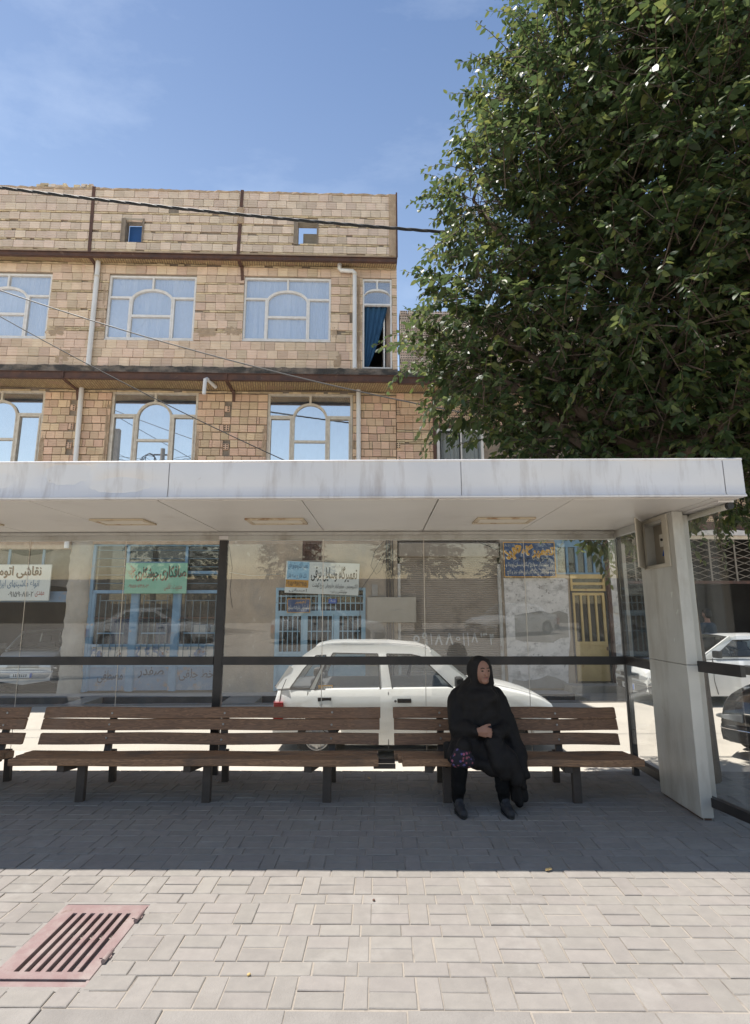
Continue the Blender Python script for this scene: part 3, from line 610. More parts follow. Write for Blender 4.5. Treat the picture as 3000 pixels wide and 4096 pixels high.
# ------------------------------------------------------------------ benches
def bench(name, label, x0, x1, legs, link=None):
    t = thing(name, label, 'bench', ((x0+x1)/2, 5.2, 0), group='slatted benches in the shelter'); cx = (x0+x1)/2
    X = lambda x: x-cx
    Y = lambda y: y-5.2
    lean = math.atan2(.12, .30)*.5
    for k, (y, z) in enumerate(((5.555, .645), (5.515, .545), (5.475, .425))):
        b = MB(); n = 14; vs = []; fs = []; j0, j1 = rnd.uniform(-.012, .012), rnd.uniform(-.012, .012); L0, L1 = x0+j0+.012*k*0, x1+j1
        h, th = .047, .017
        for i in range(n+1):
            x = L0+(L1-L0)*i/n; sg = .004*math.sin(i*.9+k*2)
            for (dy, dz) in ((-th, -h), (th, -h), (th, h), (-th, h)):
                vs.append((X(x), Y(y)+dy+dz*.35, z+dz+sg))
        for i in range(n):
            for c in range(4): d = (c+1) % 4; fs.append((i*4+c, i*4+d, i*4+4+d, i*4+4+c))
        fs += [(0, 3, 2, 1), (n*4, n*4+1, n*4+2, n*4+3)]
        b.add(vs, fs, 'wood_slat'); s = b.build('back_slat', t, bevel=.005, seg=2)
        for lx in legs:
            if not x0+.02 < lx < x1-.02: continue
            b = MB(); b.lathe([(.0, .006), (.009, .005), (.011, 0)], 'bolt', 10, Matrix.Translation((X(lx-.005), Y(y)-th-.001, z+rnd.uniform(-.008, .008))) @ Matrix.Rotation(math.pi/2, 4, 'X'))
            b.build('bolt', s)
    sl = math.atan2(-.035, .45)
    for k in range(3):
        y0 = 4.95+k*.152; b = MB(); n = 12; vs = []; fs = []
        a0, a1 = x0+.06-.03*k+rnd.uniform(-.006, .006), x1-.012+rnd.uniform(-.006, .006)
        for i in range(n+1):
            x = a0+(a1-a0)*i/n; sg = .003*math.sin(i*1.1+k)
            for (yy, zz) in ((0, 0), (.142, 0), (.142, .058), (0, .058)):
                vs.append((X(x), Y(y0+yy), .312+zz+(y0+yy-4.95)*math.tan(sl)+sg))
        for i in range(n):
            for c in range(4): d = (c+1) % 4; fs.append((i*4+c, i*4+d, i*4+4+d, i*4+4+c))
        fs += [(0, 3, 2, 1), (n*4, n*4+1, n*4+2, n*4+3)]
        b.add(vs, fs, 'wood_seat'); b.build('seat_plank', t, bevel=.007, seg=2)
    for lx in legs:
        b = MB(); wd = .072
        if x0-.1 < lx < x1+.1:
            b.bar((X(lx), Y(5.06), -.03), (X(lx), Y(5.06), .30), wd, .05, 'leg_steel', (0, 1, 0)); b.build('leg', t, bevel=.004)
            b = MB(); b.bar((X(lx), Y(5.64), -.03), (X(lx), Y(5.62), .27), wd*.85, .05, 'leg_steel', (0, 1, 0)); b.build('leg', t, bevel=.004)
            b = MB(); b.bar((X(lx), Y(5.60), .25), (X(lx), Y(5.60)+.0, .30), wd*.9, .045, 'leg_steel', (0, 1, 0)); b.bar((X(lx), Y(5.485), .29), (X(lx), Y(5.592), .675), wd*.9, .03, 'leg_steel', (0, 1, 0)); b.build('back_post', t, bevel=.003)
            b = MB(); b.bar((X(lx-.16*(1 if lx < 1 else .5)), Y(4.99), .285), (X(lx-.03), Y(5.62), .255), .07, .06, 'leg_steel'); b.build('seat_beam', t, bevel=.003)
    b = MB(); b.box(X(x0+.1), X(x1-.1), Y(5.30), Y(5.36), .25, .288, 'leg_steel')
    if link: b.box(X(x1-.1), X(x1+link), Y(5.30), Y(5.36), .25, .288, 'leg_steel'); b.box(X(x1-.05), X(x1+link), Y(5.05), Y(5.08), .27, .305, 'leg_steel')
    b.build('rail', t)
    return t
bench('slatted_bench', 'bench at the left edge of the photo, only its slat ends in view', -6.35, -3.41, (-5.7, -4.65, -3.62))
bench('slatted_bench', 'empty long brown slatted bench between left edge and seated woman', -3.255, -.025, (-2.60, -1.51, -.475), .14)
bench('slatted_bench', 'brown slatted bench the woman in black sits on', .11, 2.225, (.555, 1.66))

# ------------------------------------------------------------------ brick building across the street (local x along wall, y into the wall, z up)
Y_G, Y_F1, Y_W2, Y_F2 = 0.0, -.70, -.64, -.95
def arch(cx, zs, hw, rise, n=14, rev=False):
    p = [(cx+hw*math.cos(math.pi*i/n), zs+rise*math.sin(math.pi*i/n)) for i in range(n+1)]
    return p[::-1] if rev else p
def window(parent, u0, z0, W, H, y, ztr, hw, zs, rise, zmid, fr='frame', pane='pane', curtain=True, fw_=.048, sash=False):
    """Window with an arched middle light: frame > pane, curtain."""
    cx = W/2; f = fw_; ho = hw+.055; ro = rise+.055
    holes = []
    n = 12
    aL = [(cx+ho*math.cos(t), zs+ro*math.sin(t)) for t in [math.pi-(math.pi/2-.06)*i/n for i in range(n+1)]]
    aL = [p for p in aL if p[1] > ztr+f*.5+.002]
    topL = [(f, ztr+f*.5)]+[(aL[0][0]-.004, ztr+f*.5)]+aL+[(cx-f*.45, aL[-1][1]), (cx-f*.45, H-f), (f, H-f)]
    holes.append(topL); holes.append([(W-a, b) for a, b in topL][::-1])
    sx = cx-ho-.012
    e = .03 if sash else 0
    holes.append([(f+e, f+e), (sx-.01-e, f+e), (sx-.01-e, ztr-f*.5-e), (f+e, ztr-f*.5-e)]); holes.append([(W-a, b) for a, b in holes[-1]][::-1])
    holes.append([(cx-hw, f), (cx+hw, f), (cx+hw, zmid-.028), (cx-hw, zmid-.028)])
    holes.append([(cx-hw, zmid+.028), (cx+hw, zmid+.028)]+arch(cx, zs, hw, rise))
    b = MB(); b.plate([(0, 0), (W, 0), (W, H), (0, H)], holes, .07, fr, lambda a, c, t: (u0+a, y-.012+t, z0+c))
    # thin raised beads on the frame
    for k, (zs2, hw2, r2) in enumerate(((zs, hw+.028, rise+.028),)):
        b.tube([(u0+a, y-.014, z0+c) for a, c in [(cx+hw2, f)]+arch(cx, zs2, hw2, r2)+[(cx-hw2, f)]], .007, fr, 6)
    b.box(u0-.02, u0+W+.02, y-.03, y+.0, z0-.03, z0-.001, fr)
    if sash:
        for s in (0, 1):
            a0, a1 = (f+.004, sx-.014) if not s else (W-sx+.014, W-f-.004)
            b.plate([(a0, f), (a1, f), (a1, ztr-f*.5-.004), (a0, ztr-f*.5-.004)], [[(a0+.03, f+.03), (a0+.03, ztr-f*.5-.034), (a1-.03, ztr-f*.5-.034), (a1-.03, f+.03)]], .02, fr, lambda a, c, t: (u0+a, y-.03+t, z0+c))
    fo = b.build('window', parent)
    b = MB(); b.add([(u0+.03, y+.028, z0+.03), (u0+W-.03, y+.028, z0+.03), (u0+W-.03, y+.028, z0+H-.03), (u0+.03, y+.028, z0+H-.03)], [(0, 1, 2, 3)], pane); b.build('pane', fo, recalc=False)
    if curtain:
        b = MB(); n = 60; vs = []; fs = []
        for i in range(n+1):
            a = .02+(W-.04)*i/n; d = .09+.010*math.sin(i*1.35)+.006*math.sin(i*3.1+1)
            top = H-.02; vs += [(u0+a, y+d, z0+.02), (u0+a, y+d, z0+top)]
        for i in range(n): fs.append((2*i, 2*i+2, 2*i+3, 2*i+1))
        b.add(vs, fs, 'curtain')
        if curtain == 'swag':   # second layer gathered to the corners, like a tied tent
            for s in (-1, 1):
                p = [(cx, H*.34), (cx+s*.93, H-.06), (cx+s*.99, H-.06), (cx+s*.99, .05), (cx+s*.62, .05)]
                p = [(cx+s*.55, .04), (cx+s*.98, .04), (cx+s*.98, H-.05), (cx+s*.90, H-.05), (cx+s*.10, H*.36), (cx+s*.30, H*.2)]
                if s < 0: p = p[::-1]
                b.plate(p, [], .01, 'curtain', lambda a, c, t: (u0+a, y+.075+t, z0+c))
        b.build('curtain', fo, recalc=False)
    return fo

def lay(b, u0, u1, z0, rows, y, holes, mt, thin='thinbrick', bw=.225, depth=.035, gap=.006, ragged=0):
    """Courses of clay blocks, course by course, leaving the openings free."""
    z = z0
    for (h, kind) in rows:
        spans = [(u0, u1)]
        for (a, c, d, e) in holes:
            if d < z+h-.03 and e > z+.03:
                ns = []
                for s, q in spans:
                    if c <= s or a >= q: ns.append((s, q)); continue
                    if a > s: ns.append((s, a))
                    if c < q: ns.append((c, q))
                spans = ns
        for s, q in spans:
            u = s+rnd.uniform(0, .012); first = True
            base = rnd.uniform(-.004, .004)
            while u < q-.03:
                if kind == 'thin': wd = rnd.choice((.20, .20, .19, .10, .15)); mm = thin
                else:
                    wd = bw*rnd.uniform(.97, 1.03); mm = mt
                    if rnd.random() < .05: wd = bw*.35
                    if first and rnd.random() < .5: wd *= rnd.uniform(.4, .9)
                first = False
                wd = min(wd, q-u)
                if q-u-wd < .04: wd = q-u
                if rnd.random() < (.12 if kind == 'thin' else .003): u += wd; continue
                hh = h-gap*1.6-rnd.uniform(0, .010); dz = rnd.uniform(0, .006)+base; dd = depth+rnd.uniform(-.007, .007)
                a = rnd.gauss(0, .008 if kind != 'thin' else .02); tl = rnd.gauss(0, .012)
                x0, x1, zz0, zz1 = u+gap*.5, u+wd-gap*.5, z+dz, z+dz+hh; c = .005; cx, cz = (x0+x1)/2, (zz0+zz1)/2
                def P(px, yy, pz):
                    rx, rz = px-cx, pz-cz
                    return (cx+rx-rz*a, y+yy+rx*tl, cz+rz+rx*a)
                if kind == 'thin': prof = [(zz0, 0), (zz0, -dd+c), (zz0+c, -dd), (zz1-c, -dd), (zz1, -dd+c), (zz1, 0)]
                else:      # hollow block: two grooves run along its face
                    H3 = (zz1-zz0)/3; q2 = .004
                    prof = [(zz0, 0), (zz0, -dd+c), (zz0+c, -dd), (zz0+H3-q2, -dd), (zz0+H3, -dd+.006), (zz0+H3+q2, -dd), (zz0+2*H3-q2, -dd), (zz0+2*H3, -dd+.006), (zz0+2*H3+q2, -dd), (zz1-c, -dd), (zz1, -dd+c), (zz1, 0)]
                k_ = len(prof); pts = [P(x0, yy, pz) for pz, yy in prof]+[P(x0+.003, yy-.002, pz) for pz, yy in prof]+[P(x1-.003, yy-.002, pz) for pz, yy in prof]+[P(x1, yy, pz) for pz, yy in prof]
                fs = []
                for g_ in range(3):
                    for i in range(k_-1): fs.append((g_*k_+i, (g_+1)*k_+i, (g_+1)*k_+i+1, g_*k_+i+1))
                fs += [tuple(range(k_)), tuple(3*k_+i for i in range(k_))[::-1]]
                b.add(pts, fs, mm); u += wd
        z += h
    return z
def perforated(b, u0, u1, z0, z1, y, mt, bw=.21, bh=.13, nx=5, nz=2, holes=()):
    z = z0
    while z < z1-.05:
        u = u0+rnd.uniform(-.03, 0)
        while u < u1-.05:
            x0, x1 = max(u, u0)+.006, min(u+bw, u1)-.006; d = rnd.uniform(-.012, .012)
            if not any(a < (x0+x1)/2 < c and e < z+.05 < f for a, c, e, f in holes) and x1-x0 > .04:
                b.box(x0, x1, y-.035+d, y, z+.004, z+bh-.012, mt)
                hw = (bw-.012)/nx; hz = (bh-.016)/nz
                for i in range(nx):
                    for k in range(nz):
                        hx = u+.006+hw*(i+.5); q = z+.004+hz*(k+.5)
                        if x0+.01 < hx < x1-.01: b.box(hx-hw*.27, hx+hw*.27, y-.0365+d, y-.03+d, q-hz*.28, q+hz*.28, 'hole')
            u += bw
        z += bh
def crust(b, u0, u1, y0, y1, z0, z1, mt, n=None, amp=.03):
    """An irregular concrete or mortar edge."""
    n = n or int((u1-u0)/.09); vs = []; fs = []
    for i in range(n+1):
        u = u0+(u1-u0)*i/n; j = lambda s=1: rnd.uniform(-amp, amp)*s
        vs += [(u, y1, z0), (u, y0+j(.6), z0+j(.3)), (u, y0+j(.6), z1+j(.5)), (u, y1, z1+j(.5))]
    for i in range(n):
        for c in range(4): d = (c+1) % 4; fs.append((i*4+c, i*4+d, i*4+4+d, i*4+4+c))
    fs += [(0, 3, 2, 1), (n*4, n*4+1, n*4+2, n*4+3)]
    b.add(vs, fs, mt)
def ibeam(b, u0, u1, y, z0, z1):
    b.box(u0, u1, y, y+.016, z0+.012, z1-.012, 'rust'); b.box(u0, u1, y-.03, y+.05, z0, z0+.0115, 'rust'); b.box(u0, u1, y-.03, y+.05, z1-.0115, z1, 'rust')
def rect_hole(a, c, d, e): return [(a, d), (a, e), (c, e), (c, d)]

def brick_building():
    t = thing('brick_building', 'unfinished three storey block of yellow brick with arched white windows', 'building', fac(0, 0, 0), FY)
    UL, UR = -13.0, .37
    W1 = [(-11.2+.0, 4.7), (-10.15, 4.7), (-6.50, 4.7), (-2.755, 4.7)]
    w1h = [(-10.15, -8.09, 4.7, 6.87), (-6.50, -4.44, 4.7, 6.87), (-2.755, -.69, 4.7, 6.87)]
    w2h = [(-9.91, -7.85, 7.91, 9.55), (-6.51, -4.45, 7.91, 9.55), (-3.305, -1.225, 7.93, 9.56), (-.46, .245, 7.25, 9.56)]
    pH = [(-6.11, -5.70, 10.25, 10.81), (-2.03, -1.56, 10.28, 10.85)]
    gH = [(-11.0, -7.12, -.15, 3.12), (-6.63, -3.58, -.15, 3.16), (-2.42, -.37, -.15, 2.15), (-1.84, -1.39, 2.78, 3.24)]
    # ground floor plaster wall with uneven reveals, shop openings left free
    b = MB(); b.plate([(UL, -.3), (UR, -.3), (UR, 4.25), (UL, 4.25)], [rect_hole(a, c, max(d, -.29), e) for a, c, d, e in gH], .35, 'plaster', lambda a, c, q: (a, Y_G+q, c)); b.build('ground_wall', t)
    b = MB()   # rough concrete piers beside the garage and between the shops
    for (u0, u1) in ((-7.12, -6.63),):
        n = 30; vs = []; fs = []
        for i in range(n+1):
            z = -.15+3.35*i/n; a, c = u0+rnd.uniform(-.03, .02), u1+rnd.uniform(-.03, .03)
            vs += [(a, .02, z), (a+.02, -.05+rnd.uniform(-.012, .012), z), ((a+c)/2, -.06+rnd.uniform(-.015, .015), z), (c-.02, -.05+rnd.uniform(-.012, .012), z), (c, .02, z)]
        for i in range(n):
            for k in range(4): fs.append((i*5+k, i*5+k+1, i*5+6+k, i*5+5+k))
        b.add(vs, fs, 'concrete')
    b.build('pier', t, smooth=True)
    b = MB()   # lintel zone of old plaster and broken mortar over the shops
    crust(b, -11.0, -7.12, -.04, .2, 3.03, 3.24, 'mudmortar', amp=.02); crust(b, -6.63, -3.58, -.04, .2, 3.14, 3.26, 'mudmortar', amp=.02); b.build('lintel', t)
    # floor 1
    def wallplate(z0, z1, y, holes, mt, th=.3, u0=UL, u1=UR):
        q = MB(); q.plate([(u0, z0), (u1, z0), (u1, z1), (u0, z1)], [rect_hole(*h) for h in holes], th, mt, lambda a, c, d: (a, y+d, c)); return q
    b = wallplate(4.25, 6.95, Y_G, w1h, 'mortar')
    lay(b, UL, UR, 4.30, [(.195, 'b')]*13, Y_G, w1h+[(-7.47, -7.31, 5.42, 5.58), (-7.47, -7.31, 5.9, 6.05), (-7.47, -7.31, 6.37, 6.53), (-3.79, -3.63, 5.42, 5.58), (-3.79, -3.63, 5.9, 6.05), (-3.79, -3.63, 6.37, 6.53)], 'brick_warm', bw=.205, gap=.011)
    lay(b, UL, UR, 6.845, [(.055, 'thin')], Y_G, [], 'brick_warm')
    b.build('first_floor_wall', t)
    for u in (-7.39, -3.71):
        for z in (5.5, 5.975, 6.45): b = MB(); perforated(b, u-.075, u+.075, z-.08, z+.075, Y_G, 'brick_warm', .15, .155, 2, 3); b.build('air_brick', t)
    def smear(u0, u1, z0, z1, y, n=None, amp=.02):   # mortar smeared beside windows
        b = MB(); n = n or max(3, int((u1-u0)/.06)); m_ = max(4, int((z1-z0)/.07)); vs = []; fs = []
        cu, cz = (u0+u1)/2, (z0+z1)/2; K = max(14, 2*(n+m_))
        vs.append((cu, y-.04, cz))
        for ring, yy in ((.55, -.042), (1.0, -.036), (1.02, .02)):
            for i in range(K):
                a = 2*math.pi*i/K; c_, s_ = math.cos(a), math.sin(a); q = ring*(1+(rnd.uniform(-.18, .12) if ring > .9 else 0))
                e = 1/max(abs(c_), abs(s_))**.7; vs.append((cu+(u1-u0)/2*c_*q*e, y+yy+rnd.uniform(-.006, .006), cz+(z1-z0)/2*s_*q*e))
        for i in range(K):
            j = (i+1) % K; fs.append((0, 1+i, 1+j))
            for r_ in (0, 1): fs.append((1+r_*K+i, 1+(r_+1)*K+i, 1+(r_+1)*K+j, 1+r_*K+j))
        b.add(vs, fs, 'mudmortar'); b.build('mortar_smear', t)
    for u0, u1, z0, z1 in ((-8.09, -7.98, 4.9, 5.9), (-4.44, -4.36, 4.9, 6.1), (-2.86, -2.76, 4.9, 6.0), (-.69, -.62, 4.9, 5.9), (-6.6, -6.50, 4.9, 6.6)): smear(u0, u1, z0, z1, Y_G)
    for u, z in W1[1:]: window(t, u, z, 2.06, 2.17, Y_G+.02, 1.575, .375, 1.50, .37, .95, 'frame_old', 'mirror_pane', True, .055, True)
    # slab 1: jack-arched soffit, beam, crumbling edge
    b = MB(); us = [UL, -11.0, -7.33, -3.61, .38]
    for a, c in zip(us, us[1:]):
        n = 8
        vs = []
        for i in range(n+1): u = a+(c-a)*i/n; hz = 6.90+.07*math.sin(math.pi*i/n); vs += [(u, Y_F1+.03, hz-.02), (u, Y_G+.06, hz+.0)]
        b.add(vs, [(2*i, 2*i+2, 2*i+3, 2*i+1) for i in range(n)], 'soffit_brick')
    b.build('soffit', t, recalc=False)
    b = MB(); ibeam(b, UL, .36, Y_F1, 6.88, 7.055)
    for u in (-11.0, -7.33, -3.61): b.box(u-.04, u+.04, Y_F1+.03, Y_G+.05, 6.87, 6.885, 'rust'); b.box(u-.012, u+.012, Y_F1-.032, Y_F1-.0, 6.9, 7.04, 'rust'); b.bar((u+.03, Y_G-.02, 6.62), (u+.03, Y_G-.1, 6.9), .07, .02, 'rust')
    b.build('beam', t)
    b = MB(); crust(b, UL, .37, Y_F1-.02, Y_W2+.1, 7.055, 7.205, 'crust', amp=.028); b.box(UL, .37, Y_F1+.05, 8, 7.0, 7.05, 'concrete'); b.build('slab', t)
    # floor 2
    b = wallplate(7.2, 9.9, Y_W2, w2h, 'mortar')
    B, T = (.207, 'b'), (.052, 'thin')
    lay(b, UL, UR, 7.215, [(.225, 'b'), (.225, 'b'), (.22, 'b')], Y_W2, w2h, 'brick', bw=.24)
    lay(b, UL, UR, 7.885, [B, T, T, (.21, 'b'), B, T, B, B, T, B, T, (.195, 'b')], Y_W2, w2h, 'brick', bw=.235)
    lay(b, UL, UR, 9.585, [(.225, 'b'), T], Y_W2, [], 'brick', bw=.24)
    # bands of thin brick beside the windows
    b.build('second_floor_wall', t)
    for u0, u1, z0, z1 in ((-7.85, -7.4, 7.93, 8.2), (-6.62, -6.53, 8.0, 9.4), (-7.6, -7.25, 7.25, 7.62), (-4.42, -3.9, 7.98, 8.2), (-3.75, -3.32, 8.0, 8.25), (-1.21, -1.06, 7.95, 8.35), (-1.15, -.95, 7.25, 7.6), (-.62, -.48, 7.25, 9.6)): smear(u0, u1, z0, z1, Y_W2)
    for (u0, u1, z0, z1), cu in zip(w2h[:3], (True, 'swag', True)): window(t, u0, z0, u1-u0, z1-z0, Y_W2+.02, 1.075, .455, .985, .27, .605, 'frame', 'pane', cu)
    # balcony door at the right end with a drawn-back blue curtain
    u0, u1, z0, z1 = w2h[3]; Wd = u1-u0; H = z1-z0; cx = Wd/2; f = .04
    aL = [(cx+.30*math.cos(t), 1.885+.175*math.sin(t)) for t in [math.pi-(math.pi/2-.08)*i/8 for i in range(9)]]
    tl = [(f, 1.90)]+aL[1:]+[(cx-.02, aL[-1][1]), (cx-.02, H-f), (f, H-f)]
    b = MB(); b.plate([(0, 0), (Wd, 0), (Wd, H), (0, H)], [tl, [(Wd-a, c) for a, c in tl][::-1], [(f, 1.665), (Wd-f, 1.665)]+arch(cx, 1.86, cx-f, .15, 12), [(f, .03), (Wd-f, .03), (Wd-f, 1.625), (f, 1.625)]], .07, 'frame', lambda a, c, q: (u0+a, Y_W2-.01+q, z0+c))
    fo = b.build('balcony_door', t)
    b = MB(); b.add([(u0+.03, Y_W2+.03, z0+1.64), (u1-.03, Y_W2+.03, z0+1.64), (u1-.03, Y_W2+.03, z1-.03), (u0+.03, Y_W2+.03, z1-.03)], [(0, 1, 2, 3)], 'pane'); b.build('pane', fo, recalc=False)
    b = MB(); n = 24; vs = []; fs = []
    for i in range(13):
        q = i/12; z = 1.64*(1-q); wdt = .56*(1-q)**.8+.05*q+.02
        for k in range(n+1): a = k/n; vs.append((u0+.03+wdt*a, Y_W2+.10+.022*math.sin(a*26+q*2), z0+z))
    for i in range(12):
        for k in range(n): o = i*(n+1)+k; fs.append((o, o+1, o+n+2, o+n+1))
    b.add(vs, fs, 'curtain_blue'); b.build('curtain', fo, smooth=True, recalc=False)
    b = MB(); b.box(u1-.2, u1-.165, Y_W2+.12, Y_W2+.6, z0, z0+1.64, 'frame'); b.build('door_leaf', fo)
    # slab 2
    b = MB()
    us = [UL, -10.4, -6.88, -3.4, .36]
    for a, c in zip(us, us[1:]):
        n = 8; vs = []
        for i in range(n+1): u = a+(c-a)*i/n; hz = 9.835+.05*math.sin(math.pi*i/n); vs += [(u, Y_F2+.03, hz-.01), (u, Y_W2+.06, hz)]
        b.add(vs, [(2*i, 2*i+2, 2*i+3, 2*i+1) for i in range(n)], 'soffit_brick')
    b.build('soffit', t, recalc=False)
    b = MB(); ibeam(b, UL, .36, Y_F2, 9.815, 9.935)
    for u in (-10.4, -6.88, -3.4): b.box(u-.04, u+.04, Y_F2+.03, Y_W2+.05, 9.81, 9.824, 'rust'); b.bar((u+.05, Y_W2-.03, 9.45), (u+.02, Y_W2-.05, 9.83), .075, .03, 'rust')
    b.build('beam', t)
    b = MB(); crust(b, UL, .37, Y_F2-.012, Y_F2+.2, 9.935, 9.985, 'mudmortar', amp=.014); b.box(UL, .37, Y_F2+.06, 8, 9.93, 9.97, 'concrete'); b.build('slab', t)
    # parapet of hollow blocks
    b = wallplate(9.97, 11.63, Y_F2+.035, pH, 'mortar', .18)
    rows = [(.055, 'thin')]+[(.205, 'b'), T]*6+[(.20, 'b')]
    rows = [(.05, 'thin'), (.20, 'b'), T, (.195, 'b'), T, (.195, 'b'), T, (.195, 'b'), (.05, 'thin'), (.195, 'b'), (.20, 'b'), (.19, 'b')]
    zt = lay(b, UL, UR-.18, 9.985, rows, Y_F2+.035, pH, 'brick_grey', bw=.24)
    zl = lay(b, UL, UR-.18, 9.985+.05, [], Y_F2, [], 'brick_grey')
    for i in range(16):    # loose bricks along the top at the left
        u = -8.3+i*.088
        if rnd.random() < .75: b.box(u, u+rnd.uniform(.08, .2), Y_F2, Y_F2+.17, 11.62, 11.62+rnd.uniform(.06, .15), rnd.choice(('brick_grey', 'thinbrick', 'whitewash')))
    crust(b, UL, UR, Y_F2-.01, Y_F2+.2, 11.60, 11.655, 'mudmortar', amp=.022)
    b.build('parapet', t)
    b = MB(); crust(b, UR-.2, UR, Y_F2-.02, Y_F2+.2, 9.98, 11.66, 'mudmortar', 3, .03); b.box(UR-.03, UR+.005, Y_F2-.03, Y_F2+.0, 9.95, 11.70, 'rust'); b.build('corner_pier', t)
    for u0, u1 in ((-6.93, -6.89), (-3.39, -3.42), (-10.4, -10.38)): b = MB(); b.bar((u0, Y_F2-.005, 11.68), (u1, Y_F2-.005, 9.93), .075, .03, 'rust', (0, 1, 0)); b.build('steel_column', t)
    for (z0, z1) in ((11.0, 11.2), (10.75, 10.95)): smear(-3.48, -3.32, z0, z1, Y_F2)   # straw and mud packed round the middle column
    b = MB(); b.box(-6.08, -5.72, Y_F2+.17, Y_F2+.2, 10.24, 10.76, 'blue_panel'); b.build('blue_shutter', t)
    for a, c, d, e in pH:
        b = MB(); crust(b, a-.09, a+.01, Y_F2-.02, Y_F2+.17, d-.03, e+.03, 'mortar', 3, .02); crust(b, c-.01, c+.03, Y_F2-.02, Y_F2+.17, d-.03, e+.03, 'mortar', 3, .02); b.box(a-.05, c+.03, Y_F2-.012, Y_F2+.17, e-.01, e+.035, 'concrete'); b.build('vent_frame', t)
    b = MB(); b.box(-1.93, -1.50, Y_F2+.35, Y_F2+.55, 9.9, 10.80, 'cement'); b.build('inner_wall', t)
    # drain pipes
    def pipe(pts, r=.052, bands=()):
        b = MB(); b.tube(pts, r, 'pvc', 14)
        for p in bands: b.tube([p, (p[0], p[1], p[2]+.04)], r+.008, 'frame_old', 14)
        b.build('drain_pipe', t, smooth='auto')
    pipe([(-6.77, Y_W2-.1, 9.86), (-6.77, Y_W2-.1, 7.19)], .056, [(-6.77, Y_W2-.1, 9.42)])
    pipe([(-1.02, Y_W2-.12, 9.88), (-1.02, Y_W2-.12, 9.76), (-.99, Y_W2-.12, 9.715), (-.70, Y_W2-.12, 9.70), (-.655, Y_W2-.12, 9.66), (-.645, Y_W2-.12, 7.19)], .05, [(-.648, Y_W2-.12, 9.58)])
    pipe([(-7.20, Y_G-.1, 6.92), (-7.17, Y_G-.1, 4.6)], .055); pipe([(-.55, Y_G-.1, 6.96), (-.54, Y_G-.1, 4.6)], .055)
    pipe([(-4.08, Y_F1-.10, 6.50), (-4.07, Y_F1-.10, 6.86), (-4.05, Y_F1-.05, 6.895), (-3.93, Y_F1+.3, 6.84)], .042); pipe([(-7.175, Y_G-.12, 4.7), (-7.175, Y_G-.12, 3.04)], .052)
    # shell: side wall, back, floors, dark rooms
    b = MB(); b.box(UR-.25, UR, Y_W2+.3, 8, 7.05, 9.93, 'brick_grey'); b.box(UR-.2, UR, Y_F2+.2, 8, 9.97, 11.6, 'brick_grey'); b.box(UR-.2, UR, .3, 8, -.3, 7.0, 'brick_grey')
    b.box(UL, UL+.25, .3, 8, -.3, 9.93, 'brick_grey'); b.box(UL, UR, 8, 8.25, -.3, 9.97, 'brick_grey'); b.build('side_wall', t)
    b = MB()
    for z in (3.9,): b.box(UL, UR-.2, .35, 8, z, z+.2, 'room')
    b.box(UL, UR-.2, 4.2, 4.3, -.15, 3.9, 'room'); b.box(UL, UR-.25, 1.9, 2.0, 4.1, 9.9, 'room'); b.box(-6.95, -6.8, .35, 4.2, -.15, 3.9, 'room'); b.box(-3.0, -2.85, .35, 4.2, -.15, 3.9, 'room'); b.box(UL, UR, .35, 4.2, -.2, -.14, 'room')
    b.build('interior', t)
    # garage opening: tarp hung behind the head, beam
    b = MB(); n = 40; vs = []; fs = []
    for j in range(9):
        for i in range(n+1):
            a = i/n; u = -10.8+3.66*a; q = j/8
            sag = .26*(1-abs(2*((a*2.1) % 1)-1))
            vs.append((u, .16+.05*math.sin(a*17+q*7)+.04*math.sin(a*41), 3.10-.05*q-q*(.95-.1*math.sin(a*9))-sag*(1-q)*.9))
    for j in range(8):
        for i in range(n): o = j*(n+1)+i; fs.append((o, o+1, o+n+2, o+n+1))
    b.add(vs, fs, 'tarp'); b.build('tarpaulin', t, smooth=True, recalc=False)
    b = MB(); b.box(-11, -7.12, .05, .13, 1.83, 2.07, 'blue_sheet')
    for u in (-8.55, -7.78): b.box(u-.025, u+.025, .08, .12, 2.07, 3.1, 'blue')
    b.build('garage_head', t)
    # blue three-leaf shop front
    b = MB(); U = [-6.63, -5.62, -4.68, -3.58]; st = []
    def hb(u0, u1, z, h=.05, m_='blue', y=.02, th=.06): b.box(u0, u1, y, y+th, z-h/2, z+h/2, m_)
    b.box(-6.63, -6.56, .0, .08, -.13, 3.16, 'blue'); b.box(-3.65, -3.58, .0, .08, -.13, 3.16, 'blue')
    hb(-6.56, -3.65, 2.06, .075); hb(-6.56, -3.65, 3.13, .05)
    for u in (-5.83, -4.50): b.box(u-.03, u+.03, .012, .07, 2.1, 3.1, 'blue')
    for k in range(5): z = 2.25+k*.19; b.box(-6.56, -3.65, .035, .05, z-.008, z+.008, 'bars')
    hb(-5.8, -4.53, 2.72, .05); hb(-4.47, -3.65, 2.50, .07)
    for u in (-5.60, -4.66): b.box(u-.075, u+.075, .008, .075, -.12, 2.02, 'blue')
    b.box(-6.56, -6.50, .008, .075, -.12, 2.02, 'blue')
    fo = b.build('shop_front', t, bevel=.003)
    for i, (a, c) in enumerate(((-6.50, -5.675), (-5.525, -4.735), (-4.585, -3.65))):
        b = MB(); b.box(a, c, .03, .05, -.10, .40, 'blue_sheet'); b.box(a, c, .022, .06, .40, .45, 'blue'); b.box(a, c, .03, .05, .45, .84, 'peeled'); b.box(a, c, .022, .06, .84, .90, 'blue')
        b.box(a, c, .035, .055, 1.46, 1.49, 'rust'); b.box(a, a+.02, .02, .06, -.1, 2.02, 'blue'); b.box(c-.02, c, .02, .06, -.1, 2.02, 'blue'); d = b.build('door_leaf', fo)
        b = MB(); g0, g1 = a+.14, c-.12; n = 5
